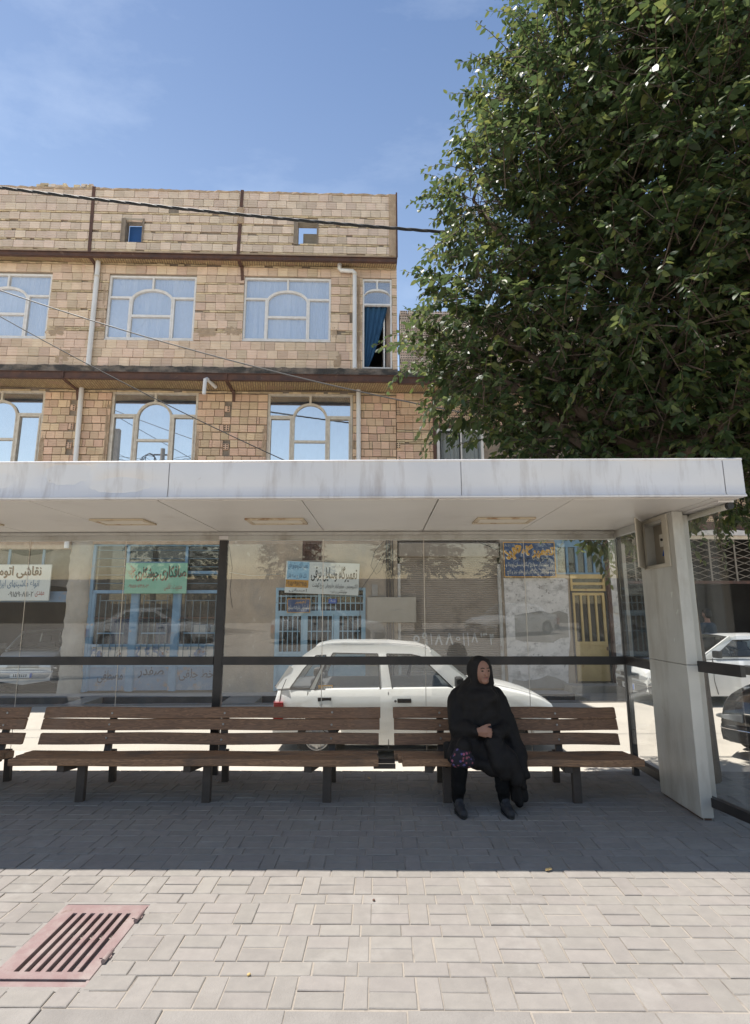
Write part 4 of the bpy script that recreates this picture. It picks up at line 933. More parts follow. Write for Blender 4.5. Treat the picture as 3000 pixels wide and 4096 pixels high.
        for k in range(n):
            u = g0+(g1-g0)*k/(n-1); b.bar((u, -.025, .55), (u, -.025, 1.98 if k in (0, n-1) else 1.86), .016, .016, 'bars', (0, 1, 0))
        for z in (1.86, 1.14, .58): b.box(g0-.01, g1+.01, -.035, -.02, z-.011, z+.011, 'blue' if z == 1.14 else 'bars')
        b.build('window_grille', d)
        b = MB(); b.add([(a, .06, .9), (c, .06, .9), (c, .06, 2.02), (a, .06, 2.02)], [(0, 1, 2, 3)], 'shop_pane'); b.build('pane', d, recalc=False)
    b = MB(); b.add([(-6.56, .062, 2.1), (-3.65, .062, 2.1), (-3.65, .062, 3.1), (-6.56, .062, 3.1)], [(0, 1, 2, 3)], 'shop_pane'); b.build('pane', fo, recalc=False)
    for u0, u1, z0, z1, tx in ((-6.3, -5.75, .06, .34, 'مصطفی'), (-5.42, -4.86, .16, .40, 'صفدر'), (-4.52, -3.76, .10, .36, 'خط جلفی')): lettering('graffiti', fo, tx, (u0, u1, z0, z1), 'spray', .028, .012)
    b = MB(); b.box(-6.3, -5.7, .5, 1.3, -.1, 1.45, 'blue_panel'); b.box(-5.3, -4.9, .6, 1.2, .5, 1.35, 'blue_panel'); b.box(-4.4, -4.1, .5, .6, 1.1, 1.32, 'plate_white'); b.box(-4.0, -3.68, .5, .6, 1.12, 1.31, 'plate_white'); b.build('shop_goods', t, bevel=.01)
    # light blue barred gate
    b = MB(); a, c = -2.42, -.37
    for u in (a, c-.06): b.box(u, u+.06, -.01, .06, -.13, 2.15, 'blue_light')
    b.box(a+.06, c-.06, -.01, .06, 2.09, 2.15, 'blue_light'); b.box(a+.06, c-.06, -.005, .055, 1.55, 1.63, 'blue_light'); b.box(-1.46, -1.39, -.005, .055, 1.63, 2.09, 'blue_light')
    for z in (1.96, 1.80): b.box(a+.06, c-.06, .012, .03, z-.011, z+.011, 'blue_light')
    for k in range(17):
        u = a+.06+(c-a-.12)*(k+.5)/17
        b.bar((u, .02, 1.62), (u, .02, 1.98), .02, .02, 'blue_light', (0, 1, 0))
    fo = b.build('barred_gate', t, bevel=.002)
    for i, (p, q) in enumerate(((a+.06, -1.80), (-1.72, -1.10), (-1.0, c-.06))):
        b = MB(); b.box(p, p+.035, .0, .05, -.12, 1.55, 'blue_light'); b.box(q-.035, q, .0, .05, -.12, 1.55, 'blue_light'); b.box(p+.035, q-.035, .01, .03, -.12, .66, 'blue_light'); b.box(p+.035, q-.035, 0, .05, .66, .72, 'blue_light'); b.box(p+.035, q-.035, 0, .05, 1.51, 1.55, 'blue_light')
        if i: b.box(p-.09, p, .0, .05, -.12, 1.55, 'blue_light')
        for k in range(4): u = p+.035+(q-p-.07)*(k+.7)/4.4; b.bar((u, .025, .7), (u, .025, 1.53), .02, .02, 'blue_light', (0, 1, 0))
        b.box(p+.035, q-.06, .018, .034, 1.16, 1.18, 'blue_light'); b.build('gate_leaf', fo)
    b = MB(); b.add([(a, .14, -.1), (c, .14, -.1), (c, .14, 2.1), (a, .14, 2.1)], [(0, 1, 2, 3)], 'shop_pane'); b.build('pane', fo, recalc=False)
    b = MB(); b.box(-1.84, -1.39, .06, .10, 2.76, 3.24, 'rust'); b.plate([(-1.84, 2.76), (-1.39, 2.76), (-1.39, 3.24), (-1.84, 3.24)], [rect_hole(-1.78, -1.64, 2.83, 3.0), rect_hole(-1.60, -1.46, 2.83, 3.0), rect_hole(-1.78, -1.64, 3.04, 3.2), rect_hole(-1.60, -1.46, 3.04, 3.2)], .03, 'rust', lambda x, z, q: (x, .02+q, z)); b.build('small_window', t)
    b = MB(); b.box(-.22, -.09, -.03, .01, 1.95, 2.22, 'cement'); b.build('meter_box', t)
    for u, r_ in ((.12, .018), (.19, .026), (.26, .014)): b = MB(); b.tube([(u, -.04, -.1), (u+.01, -.045, 1.6), (u-.01, -.04, 3.5)], r_, 'leg_steel', 8); b.build('conduit', t, smooth='auto')
    b = MB(); b.tube([(.12, -.05, 3.3), (-.15, -.06, 3.0), (-.25, -.06, 2.65), (-.12, -.06, 2.45), (-.02, -.05, 2.55), (.1, -.05, 2.9)], .006, 'cable', 5); b.build('loose_wire', t, smooth=True)
    b = MB(); b.tube([(.05, -.06, 2.95), (-.2, -.06, 2.5), (-.48, -.06, 2.1), (-.5, -.05, 1.5)], .006, 'cable', 5); b.build('loose_wire', t, smooth=True)
    b = MB(); b.tube([(-3.5, -.02, 2.5), (-3.0, -.03, 2.42), (-2.25, -.02, 2.46)], .006, 'plastic_white', 5); b.build('loose_wire', t, smooth=True)
    b = MB(); b.tube([(-3.53, -.004, 3.1), (-3.44, -.004, 2.6), (-3.47, -.004, 2.1), (-3.40, -.004, 1.7)], .006, 'hole', 4); b.build('wall_crack', t)
    return t
brick_building()

def neighbour_building():
    t = thing('neighbour_building', 'lower brick house with roller shutter and yellow door beside the three storey block', 'building', fac(0, 0, 0), FY)
    UL, UR = .375, 12.0
    gH = [(.375, 2.80, -.14, 3.27), (4.40, 5.26, .0, 2.46), (4.10, 5.27, 2.461, 3.3), (5.75, 11.0, -.1, 3.38)]
    b = MB(); b.plate([(UL, -.3), (UR, -.3), (UR, 4.25), (UL, 4.25)], [rect_hole(.376, 2.80, -.14, 3.27), [(4.40, .0), (4.40, 2.46), (4.10, 2.46), (4.10, 3.3), (5.27, 3.3), (5.27, 2.46), (5.26, 2.46), (5.26, .0)], rect_hole(5.75, 11.0, -.1, 3.38)], .35, 'plaster', lambda a, c, q: (a, .004+q, c)); b.build('ground_wall', t)
    b = MB(); n = 16; o = [(2.86, -.1), (4.22, -.1), (4.25, .5), (4.33, 1.0), (4.35, 2.33), (4.28, 2.37), (2.85, 2.37)]
    b.plate(o, [], .03, 'whitewash', lambda a, c, q: (a, -.026+q, c)); b.plate([(3.06, .98), (3.2, .93), (3.9, .90), (4.1, 1.0), (4.3, 1.02), (4.3, 1.55), (4.1, 1.62), (3.9, 1.56), (3.7, 1.62), (3.3, 1.56), (3.06, 1.52)], [], .006, 'cement', lambda a, c, q: (a, -.031+q, c))
    b.plate([(2.9, -.1), (4.2, -.1), (4.18, .02), (3.95, .13), (3.75, .18), (3.55, .10), (3.2, .06), (2.95, .1)], [], .006, 'cement', lambda a, c, q: (a, -.031+q, c)); b.build('whitewashed_wall', t)
    # roller shutter
    b = MB(); n = 62; vs = []; fs = []
    for i in range(n+1):
        z = -.1+3.0*i/n
        for k, (dy, dz) in enumerate(((0, 0), (-.014, .012), (-.014, .034))): vs += [(.44, .05+dy, z+dz), (2.72, .05+dy, z+dz)]
    for i in range(len(vs)//2-1): fs.append((2*i, 2*i+1, 2*i+3, 2*i+2))
    b.add(vs, fs, 'shutter'); fo = b.build('roller_shutter', t, recalc=False)
    b = MB(); b.box(.40, 2.77, -.02, .10, 2.86, 3.20, 'shutter'); b.build('shutter_box', fo, bevel=.02)
    b = MB(); b.box(.375, .44, -.03, .09, -.12, 2.70, 'rail_white'); b.box(2.715, 2.785, -.03, .09, -.12, 2.70, 'rail_white'); b.build('guide_rail', fo, bevel=.004)
    x = .72
    for ch, wd, h0, h1 in (('o', .15, .90, 1.08), ('۹', .13, .86, 1.14), ('۱', .045, .86, 1.12), ('۸', .19, .85, 1.10), ('۸', .19, .85, 1.13), ('o', .10, .95, 1.04), ('۱', .045, .83, 1.12), ('۱', .045, .83, 1.13), ('۸', .15, .90, 1.13), ('۳', .16, .90, 1.16), ('۴', .11, .85, 1.10)):
        lettering('graffiti', fo, ch, (x, x+wd, h0, h1), 'chalk', .026, .022, raw=True); x += wd+.055
    # yellow door with glass strips, over a blue fanlight
    b = MB(); a, c = 4.42, 5.24
    b.plate([(a, 2.07), (c, 2.07), (c, 2.46), (a, 2.46)], [rect_hole(a+.05, c-.05, 2.12, 2.21), rect_hole(a+.05, c-.05, 2.27, 2.36)], .06, 'yellow', lambda x, z, q: (x, q-.01, z))
    b.box(a-.02, a+.022, -.012, .07, .0, 2.068, 'dark_steel'); b.box(c-.022, c+.02, -.012, .07, .0, 2.068, 'dark_steel'); b.box(a+.02, c-.02, .0, .06, 2.045, 2.068, 'dark_steel'); fo = b.build('door', t)
    b = MB(); p, q = a+.03, c-.03; hs = []; wd = (q-p-.06)/4
    for k in range(4): u = p+.05+wd*k; hs.append(rect_hole(u, u+wd-.045, .92, 1.97))
    b.plate([(p, .04), (q, .04), (q, 2.03), (p, 2.03)], hs, .05, 'yellow', lambda x, z, d: (x, d+.0, z)); b.plate([(p+.03, .10), (q-.03, .10), (q-.03, .86), (p+.03, .86)], [rect_hole(p+.06, q-.06, .13, .83)], .008, 'yellow', lambda x, z, d: (x, d-.009, z))
    b.box(q-.05, q-.02, -.03, .0, .72, .80, 'rust'); b.build('door_leaf', fo, bevel=.002)
    b = MB(); b.add([(a, .045, .06), (c, .045, .06), (c, .045, 2.4), (a, .045, 2.4)], [(0, 1, 2, 3)], 'shop_pane'); b.build('pane', fo, recalc=False)
    b = MB(); a, c = 4.10, 5.27; b.box(a, c, .0, .08, 3.10, 3.3, 'blue'); b.box(a, c, .0, .08, 2.461, 2.50, 'blue')
    for u in (4.10, 4.36, 4.58, 4.80, 5.0, 5.22): b.box(u, u+.05, .0, .07, 2.50, 3.10, 'blue')
    fo = b.build('fanlight', t); b = MB(); b.box(a+.05, c-.05, .04, .05, 2.5, 3.1, 'shop_pane'); b.box(4.16, 4.36, .06, .07, 2.5, 3.1, 'whitewash'); b.build('pane', fo)
    for u0, u1, mt in ((5.27, 5.36, 'rust'), (5.36, 5.55, 'whitewash'), (5.55, 5.76, 'concrete')): b = MB(); crust(b, u0, u1, -.05, .0, -.05, 3.35, mt, 3, .012); b.build('pier', t)
    b = MB(); b.box(5.38, 5.54, -.09, -.03, 1.56, 1.74, 'plastic_white'); b.tube([(5.46, -.05, 1.74), (5.45, -.05, 2.5), (5.47, -.05, 3.2)], .006, 'trim_black', 6); b.build('meter_box', t, bevel=.006)
    b = MB(); crust(b, 4.12, 5.55, -.50, .0, -.20, .0, 'concrete', 12, .02); b.build('door_step', t)
    b = MB(); crust(b, 5.8, 11, -.6, .0, -.15, .03, 'cement', 40, .006); b.build('door_step', t)
    # right shop: expanded-metal grille over the open front
    b = MB(); b.box(5.75, 11, .0, .05, 2.24, 2.31, 'rust'); b.build('grille_rail', t); b = MB(); b.box(5.75, 11, .0, .05, 3.30, 3.38, 'frame_old')
    s = .46; run = 2.9; k = 0
    while 5.75-run+k*s < 11:
        for sg in (1, -1):
            x0 = 5.75-run+k*s; x1 = x0+run; zA, zB = (2.31, 3.3) if sg > 0 else (3.3, 2.31); f0 = max(0, (5.76-x0)/run); f1 = min(1, (11-x0)/run)
            if f1 > f0: b.bar((x0+run*f0, .03+.008*sg, zA+(zB-zA)*f0), (x0+run*f1, .03+.008*sg, zA+(zB-zA)*f1), .013, .010, 'meshwire', (0, 1, 0))
        k += 1
    b.build('shop_grille', t)
    for k in range(8): b = MB(); b.bar((6.0+k*.61, .005, 2.3), (6.0+k*.61, .005, 3.3), .035, .02, 'meshwire', (0, 1, 0)); b.build('grille_post', t)
    b = MB(); b.box(5.75, 11, .04, .06, 2.85, 2.87, 'rust'); b.build('grille_bar', t)
    b = MB(); b.box(5.75, 11, 2.2, 2.3, -.1, 3.4, 'room'); b.box(5.75, 11, .35, 2.2, 3.4, 3.5, 'room'); b.box(5.75, 11, .3, 2.2, -.12, -.02, 'room'); b.box(.4, 5.6, .8, .9, -.2, 3.9, 'room'); b.box(5.55, 5.7, .35, 2.3, -.1, 3.5, 'room'); b.box(11, 11.1, .3, 2.3, -.1, 3.5, 'room'); b.build('interior', t)
    b = MB(); crust(b, 5.6, UR, -.12, .1, 3.38, 3.5, 'whitewash', amp=.02); b.box(5.6, UR, -.05, .0, 3.5, 3.72, 'rust'); b.build('lintel', t)
    # floor 1 wall: block bands then perforated brick
    b = MB(); b.plate([(UL, 4.25), (UR, 4.25), (UR, 6.98), (UL, 6.98)], [rect_hole(1.36, 2.5, 4.6, 6.0)], .3, 'mortar', lambda a, c, q: (a, q, c))
    lay(b, UL, 1.27, 4.30, [(.19, 'b'), (.055, 'thin'), (.19, 'b'), (.055, 'thin'), (.19, 'b'), (.19, 'b'), (.055, 'thin'), (.19, 'b'), (.19, 'b'), (.055, 'thin'), (.055, 'thin'), (.19, 'b'), (.055, 'thin'), (.19, 'b'), (.19, 'b'), (.19, 'b'), (.19, 'b'), (.19, 'b')], 0, [], 'brick_warm', bw=.20, gap=.009)
    b.build('first_floor_wall', t)
    b = MB(); perforated(b, 1.33, 9.5, 6.10, 6.92, 0, 'brick_warm', .21, .135, 5, 2); perforated(b, 5.6, 10.5, 3.72, 4.6, 0, 'brick_warm', .21, .115, 5, 2)
    for z in (5.55, 6.38, 5.2): perforated(b, .375, .48, z-.08, z+.08, -.034, 'brick_warm', .105, .16, 2, 3)
    b.build('perforated_brick', t)
    b = MB(); b.box(1.27, 1.33, -.05, .02, 4.3, 6.95, 'rust'); b.box(1.33, 4, -.045, .02, 6.03, 6.10, 'rust'); ibeam(b, .37, UR, Y_F1+.12, 6.90, 7.07); b.build('beam', t)
    b = MB(); b.plate([(1.36, 4.6), (2.5, 4.6), (2.5, 6.0), (1.36, 6.0)], [rect_hole(1.44, 1.92, 4.65, 5.93), rect_hole(1.97, 2.44, 4.65, 5.93)], .06, 'frame', lambda a, c, q: (a, q-.01, c)); fo = b.build('window', t)
    b = MB(); b.plate([(1.43, 4.6), (1.93, 4.6), (1.93, 5.94), (1.43, 5.94)], [rect_hole(1.46, 1.90, 4.6+.04, 5.90)], .03, 'trim_black', lambda a, c, q: (a, q-.02, c)); b.build('sash', fo)
    b = MB(); n = 40; vs = []
    for i in range(n+1): u = 1.38+1.1*i/n; vs += [(u, .12+.02*math.sin(i*1.7), 4.6), (u, .12+.02*math.sin(i*1.7), 5.98)]
    b.add(vs, [(2*i, 2*i+2, 2*i+3, 2*i+1) for i in range(n)], 'curtain'); b.build('curtain', fo, recalc=False)
    b = MB(); b.add([(1.4, .03, 4.6), (2.47, .03, 4.6), (2.47, .03, 5.97), (1.4, .03, 5.97)], [(0, 1, 2, 3)], 'shop_pane'); b.build('pane', fo, recalc=False)
    b = MB(); n = 30; vs = []
    for i in range(n+1): u = .37+(UR-.37)*i/n; hz = 6.90+.08*abs(math.sin(i*.52)); vs += [(u, Y_F1+.15, hz), (u, .05, hz)]
    b.add(vs, [(2*i, 2*i+2, 2*i+3, 2*i+1) for i in range(n)], 'soffit_brick'); b.build('soffit', t, recalc=False)
    b = MB(); crust(b, .375, UR, Y_F1+.10, .2, 7.07, 7.22, 'crust', amp=.03); b.box(.375, UR, -.4, 6, 7.0, 7.06, 'concrete'); b.build('slab', t)
    b = MB(); b.box(.43, UR, Y_W2+.036, Y_W2+.2, 7.2, 8.7, 'mortar'); perforated(b, .43, 9.8, 7.26, 8.72, Y_W2+.035, 'brick_grey', .215, .125, 5, 2); b.build('parapet', t)
    b = MB(); b.box(.375, UR, 5.9, 6.1, -.3, 8.5, 'brick_grey'); b.box(UR-.2, UR, .3, 6, -.3, 8.7, 'brick_grey'); b.box(.4, UR, .8, .9, 4.2, 6.98, 'room'); b.build('side_wall', t)
neighbour_building()

# ------------------------------------------------------------------ painted signs
def sign(name, label, u0, u1, z0, z1, mt, y=-.12, tilt=0, cat='sign'):
    t = thing(name, label, cat, fac((u0+u1)/2, y, (z0+z1)/2), FY); t.rotation_euler.y = tilt
    w_, h_ = (u1-u0)/2, (z1-z0)/2
    b = MB(); b.box(-w_, w_, 0, .035, -h_, h_, mt); b.build('board', t, bevel=.004)
    b = MB()
    for x in (-w_*.8, w_*.8): b.bar((x, .03, h_*.3), (x, abs(y)+.03, h_*.3), .03, .03, 'dark_steel')
    b.build('bracket', t)
    return t, w_, h_
t, a, h = sign('shop_sign', 'white car painter sign over the dark garage at left edge', -9.15, -7.46, 1.86, 2.665, 'board_white')
lettering('lettering', t, 'نقاشی اتومبیل', (-.62, a-.22, .10, h-.03), 'ink', bold=.012, shadow=('ink_shadow', .012, -.012))
lettering('lettering', t, 'انواع ماشینهای ایرانی خارجی', (-.72, a-.24, -.17, .06), 'ink_blue', bold=.004)
lettering('lettering', t, '۰۹۱۵۹۰۸۱۱۰۲', (-.05, .50, -.32, -.20), 'ink', bold=.006); lettering('lettering', t, 'مهدی', (.54, .74, -.32, -.19), 'ink_red')
t, a, h = sign('shop_sign', 'mint green welding shop sign over the blue three leaf shop front', -5.81, -4.425, 2.015, 2.705, 'board_green')
lettering('lettering', t, 'صافکاری', (.08, a-.03, -.05, h-.06), 'ink_green', bold=.016, shadow=('ink_red', .012, -.012)); lettering('lettering', t, 'جوشکاری', (-.46, .05, -.06, h-.09), 'ink_green', bold=.016, shadow=('ink_red', .012, -.012))
lettering('lettering', t, 'افسریان', (-a+.02, -a+.22, .02, h-.04), 'ink_red', rot=.9); lettering('lettering', t, '۰۹۱۵۱۰۷۴۸۰۳', (-a+.08, -.15, -.22, -.14), 'ink_red', bold=.004); lettering('lettering', t, 'مدیریت : قاینی', (.20, a-.10, -.28, -.12), 'ink_red')
t, a, h = sign('shop_sign', 'tilted white appliance repair sign with blue and orange boxes over light blue gate', -2.20, -.52, 2.0, 2.725, 'board_white', tilt=.04)
b = MB(); b.box(-a+.03, -a+.53, -.003, 0, -.06, h-.01, 'light_blue'); b.box(-a+.01, -a+.53, -.003, 0, -.235, -.062, 'orange'); b.build('colour_box', t)
lettering('lettering', t, 'تعمیرگاه وسایل برقی', (-.26, a-.05, -.08, h-.07), 'ink', bold=.014); lettering('lettering', t, 'الکتروموتور ، موتورکولر جاروبرقی چرخ گوشت', (-.22, a-.03, -.25, -.10), 'ink', bold=.004)
lettering('lettering', t, 'مولوتکس و غیره', (.20, .58, -h+.02, -.25), 'ink', bold=.004); lettering('lettering', t, 'تعمیر الکتروموتورهای', (-a+.05, -a+.50, .17, h-.02), 'ink_blue', bold=.006, y=-.006)
lettering('lettering', t, 'تک فاز و سه فاز', (-a+.05, -a+.48, -.04, .09), 'ink_blue', bold=.006, y=-.006); lettering('lettering', t, '۰۹۱۵۶۹۷۲۹۱۵', (-a+.03, -a+.49, -.20, -.10), 'ink', y=-.006, bold=.006); lettering('lettering', t, 'احسانی', (-a+.10, -a+.50, -h+.02, -.26), 'ink', bold=.004)
lettering('lettering', t, 'عبدالرزاقی', (.22, .48, .24, .32), 'ink_grey')
t, a, h = sign('small_sign', 'small navy notice hung on the light blue barred gate', -2.155, -1.63, 1.585, 1.90, 'navy', -.06)
b = MB(); b.plate([(-a, -h), (a, -h), (a, h), (-a, h)], [rect_hole(-a+.014, a-.014, -h+.014, h-.014)], .002, 'ink_orange', lambda x, z, q: (x, -.004+q, z)); b.build('border', t)
lettering('lettering', t, 'تعمیر', (-.09, .17, .03, .12), 'ink_orange', bold=.006); lettering('lettering', t, 'لباسشوئی پذیرفته میشود', (-a+.02, a-.02, -.12, .03), 'ink_white', bold=.006)
t, a, h = sign('number_plate', 'tiny blue house number plate above the light blue gate doors', -1.215, -1.03, 1.79, 1.895, 'plate_blue', -.05); lettering('lettering', t, '۱۱-۰۹', (-a+.03, a-.03, -.03, .03), 'ink_white')
t, a, h = sign('blank_board', 'blank beige board with a cut corner beside the roller shutter', -.33, .785, 1.36, 1.93, 'board_blank', -.10); lettering('lettering', t, 'ـــســ', (-.06, .28, -.02, .03), 'ink_grey')
t, a, h = sign('shop_sign', 'navy mechanic sign with orange letters over whitewashed wall', 2.85, 4.075, 2.385, 3.21, 'navy', -.08)
b = MB(); b.plate([(-a, -h), (a, -h), (a, h), (-a, h)], [rect_hole(-a+.02, a-.02, -h+.02, h-.02)], .002, 'ink_orange', lambda x, z, q: (x, -.003+q, z)); b.build('border', t)
lettering('lettering', t, 'تعمیرگاه', (-.18, a-.03, .03, h-.05), 'ink_orange', bold=.05, y=-.007, shadow=('ink_white', -.008, -.008)); lettering('lettering', t, 'حمید', (-a+.02, -.14, .02, h-.08), 'ink_orange', bold=.05, y=-.007, rot=.6, shadow=('ink_white', -.008, -.008))
lettering('lettering', t, '۴۵۳۰۲۱۵۳۴', (-.25, .47, -.05, .05), 'ink', y=-.008); lettering('lettering', t, 'انواع ماشینهای سواری پیکان،نیسان،تویوتا و', (-a+.05, a-.03, -.20, -.06), 'ink_white', bold=.006)
lettering('lettering', t, 'مزدا و غیره تعمیر و تنظیم کاربراتور و دلکو، ترمز و کلاچ', (-a+.08, a-.03, -.37, -.23), 'ink_white', bold=.006); lettering('lettering', t, 'جلال رزاقی', (-a+.02, -a+.17, .30, .36), 'ink_white')

# ------------------------------------------------------------------ vehicles (+x is the front, origin on the road under the middle)
def interp(pts, x):
    if x <= pts[0][0]: return pts[0][1]
    for (a, b), (c, d) in zip(pts, pts[1:]):
        if x <= c: return b+(d-b)*(x-a)/(c-a)
    return pts[-1][1]
def car(name, label, loc, rz, paint, top, wid, xw, r, side, holes, belt, crown=.03, k=.30, group=None, cat='car', sill=.17, handles=(), seams=(), black_bumper=True, plate=True, zmid=.45, extras=None, face='hatch', bz=(.20, .40)):
    t = thing(name, label, cat, loc, rz, group)
    xa, xb = top[0][0], top[-1][0]; L = xb-xa; xm = (xa+xb)/2
    def hw(x):
        q = abs((x-xm)/(L/2)); return wid*(1-.13*q**6-.02*q*q)
    def sy(p): zt = interp(top, p[0]); return hw(p[0])*interp([(0, .975), (zmid, 1.0), ((zmid+zt)/2, .972), (zt-.02, .93)], p[1])
    def wb(z): return -(max(0, z-belt))*k
    xs = sorted(set([round(xa+L*i/70, 4) for i in range(71)])); n = len(xs)
    b = MB(); vs = []; fs = []; ms = []
    cab0, cab1 = side[0][0], side[-1][0]
    for x in xs:
        zs = sill
        for w_ in xw:
            q = (r+.045)**2-(x-w_)**2
            if q > 0: zs = max(zs, r+math.sqrt(q))
        e = min(x-xa, xb-x); lift = max(0, .12-e)*.6; zs = max(zs, sill+lift)
        zt = interp(top, x); zm = max(min(zmid, zt-.12), zs+.02); wv = hw(x)
        pr = [(0, sill-.02 if zs < .3 else .3), (wv*.93, zs-.005), (wv*.975, zs), (wv, zm), (wv*.972, (zm+zt)/2), (wv*.93, zt-.02), (wv*.90, zt), (wv*.5, zt+crown*.8), (0, zt+crown)]
        vs += [(x, -y, z) for y, z in pr]+[(x, y, z) for y, z in pr[-2:0:-1]]
    m_ = 16
    for i in range(n-1):
        for c in range(m_):
            d = (c+1) % m_; fs.append((i*m_+c, i*m_+d, (i+1)*m_+d, (i+1)*m_+c))
    o = len(vs); fs += [tuple(range(m_)), tuple((n-1)*m_+c for c in range(m_))[::-1]]
    b.add(vs, fs, paint)
    ki, kd = b.mid('trim_black'), b.mid('seat_cloth')
    for j, f in enumerate(b.f):
        cx = sum(b.v[i][0] for i in f)/len(f); cy = sum(b.v[i][1] for i in f)/len(f); cz = sum(b.v[i][2] for i in f)/len(f)
        if cz > belt-.05 and abs(cy) < wid*.90 and cab0+.04 < cx < cab1-.10: b.mi[j] = kd
        if len(f) == 4 and abs(cy) < wid*.55 and cz < .35: b.mi[j] = ki
    # greenhouse sides with window openings
    for s in (-1, 1):
        fn = lambda x, z, q, s=s: (x, s*(hw(x)*.915+wb(z)-q), z)
        b.plate(side, holes, .035, paint, fn)
    ro = [p for p in side[1:-1]]
    vs = []; fs = []; nn = 8
    for (x, z) in ro:
        y = hw(x)*.915+wb(z)
        for i in range(nn+1): a = -1+2*i/nn; vs.append((x, y*a, z+.028*(1-a*a)))
    for i in range(len(ro)-1):
        (x0, z0), (x1, z1) = ro[i], ro[i+1]
        if abs(z1-z0) > .6*abs(x1-x0) and max(z0, z1) < max(z for x, z in ro)-.02: continue
        for c in range(nn): fs.append((i*(nn+1)+c, i*(nn+1)+c+1, (i+1)*(nn+1)+c+1, (i+1)*(nn+1)+c))
    b.add(vs, fs, paint)
    body = b.build('body', t, smooth='auto')
    def panes(pts, nm):
        for s in (-1, 1):
            b = MB(); b.add([(x, s*(hw(x)*.915+wb(z)-.014), z) for x, z in pts], [tuple(range(len(pts)))], 'car_glass'); w_ = b.build(nm, t)
            b = MB()
            for p, q in zip(pts, pts[1:]+pts[:1]): b.bar((p[0], s*(hw(p[0])*.915+wb(p[1])+.002), p[1]), (q[0], s*(hw(q[0])*.915+wb(q[1])+.002), q[1]), .014, .02, 'trim_black', (0, 1, 0))
            b.build('window_seal', w_)
    for h in holes: panes(h, 'side_window')
    for (p, q), nm in (((side[0], side[1]), 'rear_window'), ((side[-1], side[-2]), 'windscreen')):
        b = MB(); y0, y1 = hw(p[0])*.86, hw(q[0])*.915+wb(q[1])-.03; sg = .02
        b.add([(p[0], -y0, p[1]+crown*.7), (p[0], y0, p[1]+crown*.7), (q[0], y1, q[1]), (q[0], -y1, q[1])], [(0, 1, 2, 3)], 'car_glass'); b.build(nm, t)
        b = MB(); pw = .05
        for s in (-1, 1): b.bar((p[0], s*y0, p[1]+.01), (q[0], s*(y1+.02), q[1]), .05, .04, paint, (0, 1, 0))
        b.bar((p[0], -y0, p[1]+crown), (p[0], y0, p[1]+crown), .05, .02, 'trim_black'); b.build('pillar', t)
    # interior
    b = MB(); mid = (cab0+cab1)/2
    for sx, hh in ((mid+.12, .30), (mid-.75, .22)):
        if sx-.1 < cab0+.15: continue
        for s in (-1, 1):
            b.box(sx-.06, sx+.05, s*.36-.22, s*.36+.22, belt-.05, belt+hh*.45, 'seat_cloth'); b.box(sx-.04, sx+.04, s*.36-.11, s*.36+.11, belt+hh*.5, belt+hh, 'seat_cloth')
    ob = b.build('seat', t, bevel=.03, seg=2) if b.v else None
    b = MB(); ring = [(mid+.46+.07*math.sin(a)*.5, -.34*-1+.0+.17*math.cos(a), belt+.04+.15*math.sin(a)) for a in [2*math.pi*i/20 for i in range(21)]]
    b.tube(ring, .014, 'trim_black', 6, False); b.box(cab1-.28, cab1-.1, -wid*.8, wid*.8, belt-.02, belt+.05, 'trim_black'); b.build('steering_wheel', t)
    # bumpers
    for e, x_end, nm in ((1, xb, 'front_bumper'), (-1, xa, 'rear_bumper')):
        b = MB(); pl = []
        for i in range(19):
            a = -1+2*i/18; y = a*(wid*.985); d = .04-.10*abs(a)**4-.50*max(0, abs(a)-.93)/.07*.55
            pl.append((x_end+e*d, y))
        vs = []; fs = []
        for (x, y) in pl:
            for (o_, z) in ((-.09, bz[0]-.02), (-.015, bz[0]), (.012, (bz[0]+bz[1])/2), (.0, bz[1]-.02), (-.03, bz[1]), (-.10, bz[1])): vs.append((x+e*o_, y, z))
        for i in range(18):
            for c in range(5): fs.append((i*6+c, i*6+c+1, i*6+7+c, i*6+6+c))
        b.add(vs, fs, 'trim_black' if black_bumper else paint)
        b.tube([(x+e*.014, y, bz[1]-.055) for x, y in pl], .006, 'chrome', 6); o_ = b.build(nm, t, smooth='auto')
        if plate:
            b = MB(); X = x_end+e*.062; b.box(min(X, X-e*.012), max(X, X-e*.012), -.24, .24, bz[0]+.03, bz[0]+.13, 'plate_white'); s = e
            b.box(min(X, X+e*.002), max(X, X+e*.002), s*.24-.05 if s > 0 else s*.24, s*.24 if s > 0 else s*.24+.05, bz[0]+.03, bz[0]+.13, 'plate_blue')
            for q in range(7):
                yy = -.17+.045*q; b.box(min(X, X+e*.002), max(X, X+e*.002), yy, yy+.02, bz[0]+.05, bz[0]+.11, 'ink')
            b.build('licence_plate', t)
    zf = top[-1][1]; zr = interp(top, xa+.05)
    def lamp(nm, e, y0, y1, z0, z1, mt, x_end, dz=0, slope=.0):
        for s in (-1, 1):
            b = MB(); b_ = []
            for (y, z) in ((y0, z0), (y1, z0+dz), (y1, z1-slope), (y0, z1)):
                q = abs(y)/wid; xx = x_end+e*(.03-.06*q**4); b_.append((xx, s*y, z))
            b_ += [(x-e*.12, y, z) for x, y, z in b_]
            b.add(b_, [(0, 1, 2, 3), (7, 6, 5, 4), (0, 4, 5, 1), (1, 5, 6, 2), (2, 6, 7, 3), (3, 7, 4, 0)], mt); b.build(nm, t, bevel=.006)
    lamp('headlight', 1, wid*.50, wid*.84, bz[1]+.035, zf-.02, 'lens_clear', xb, .015, .03); lamp('indicator', 1, wid*.855, wid*.965, bz[1]+.045, zf-.045, 'lens_clear', xb-.03, .01, .02)
    b = MB(); b.box(xb-.05, xb+.022, -wid*.48, wid*.48, bz[1]+.04, zf-.03, 'trim_black')
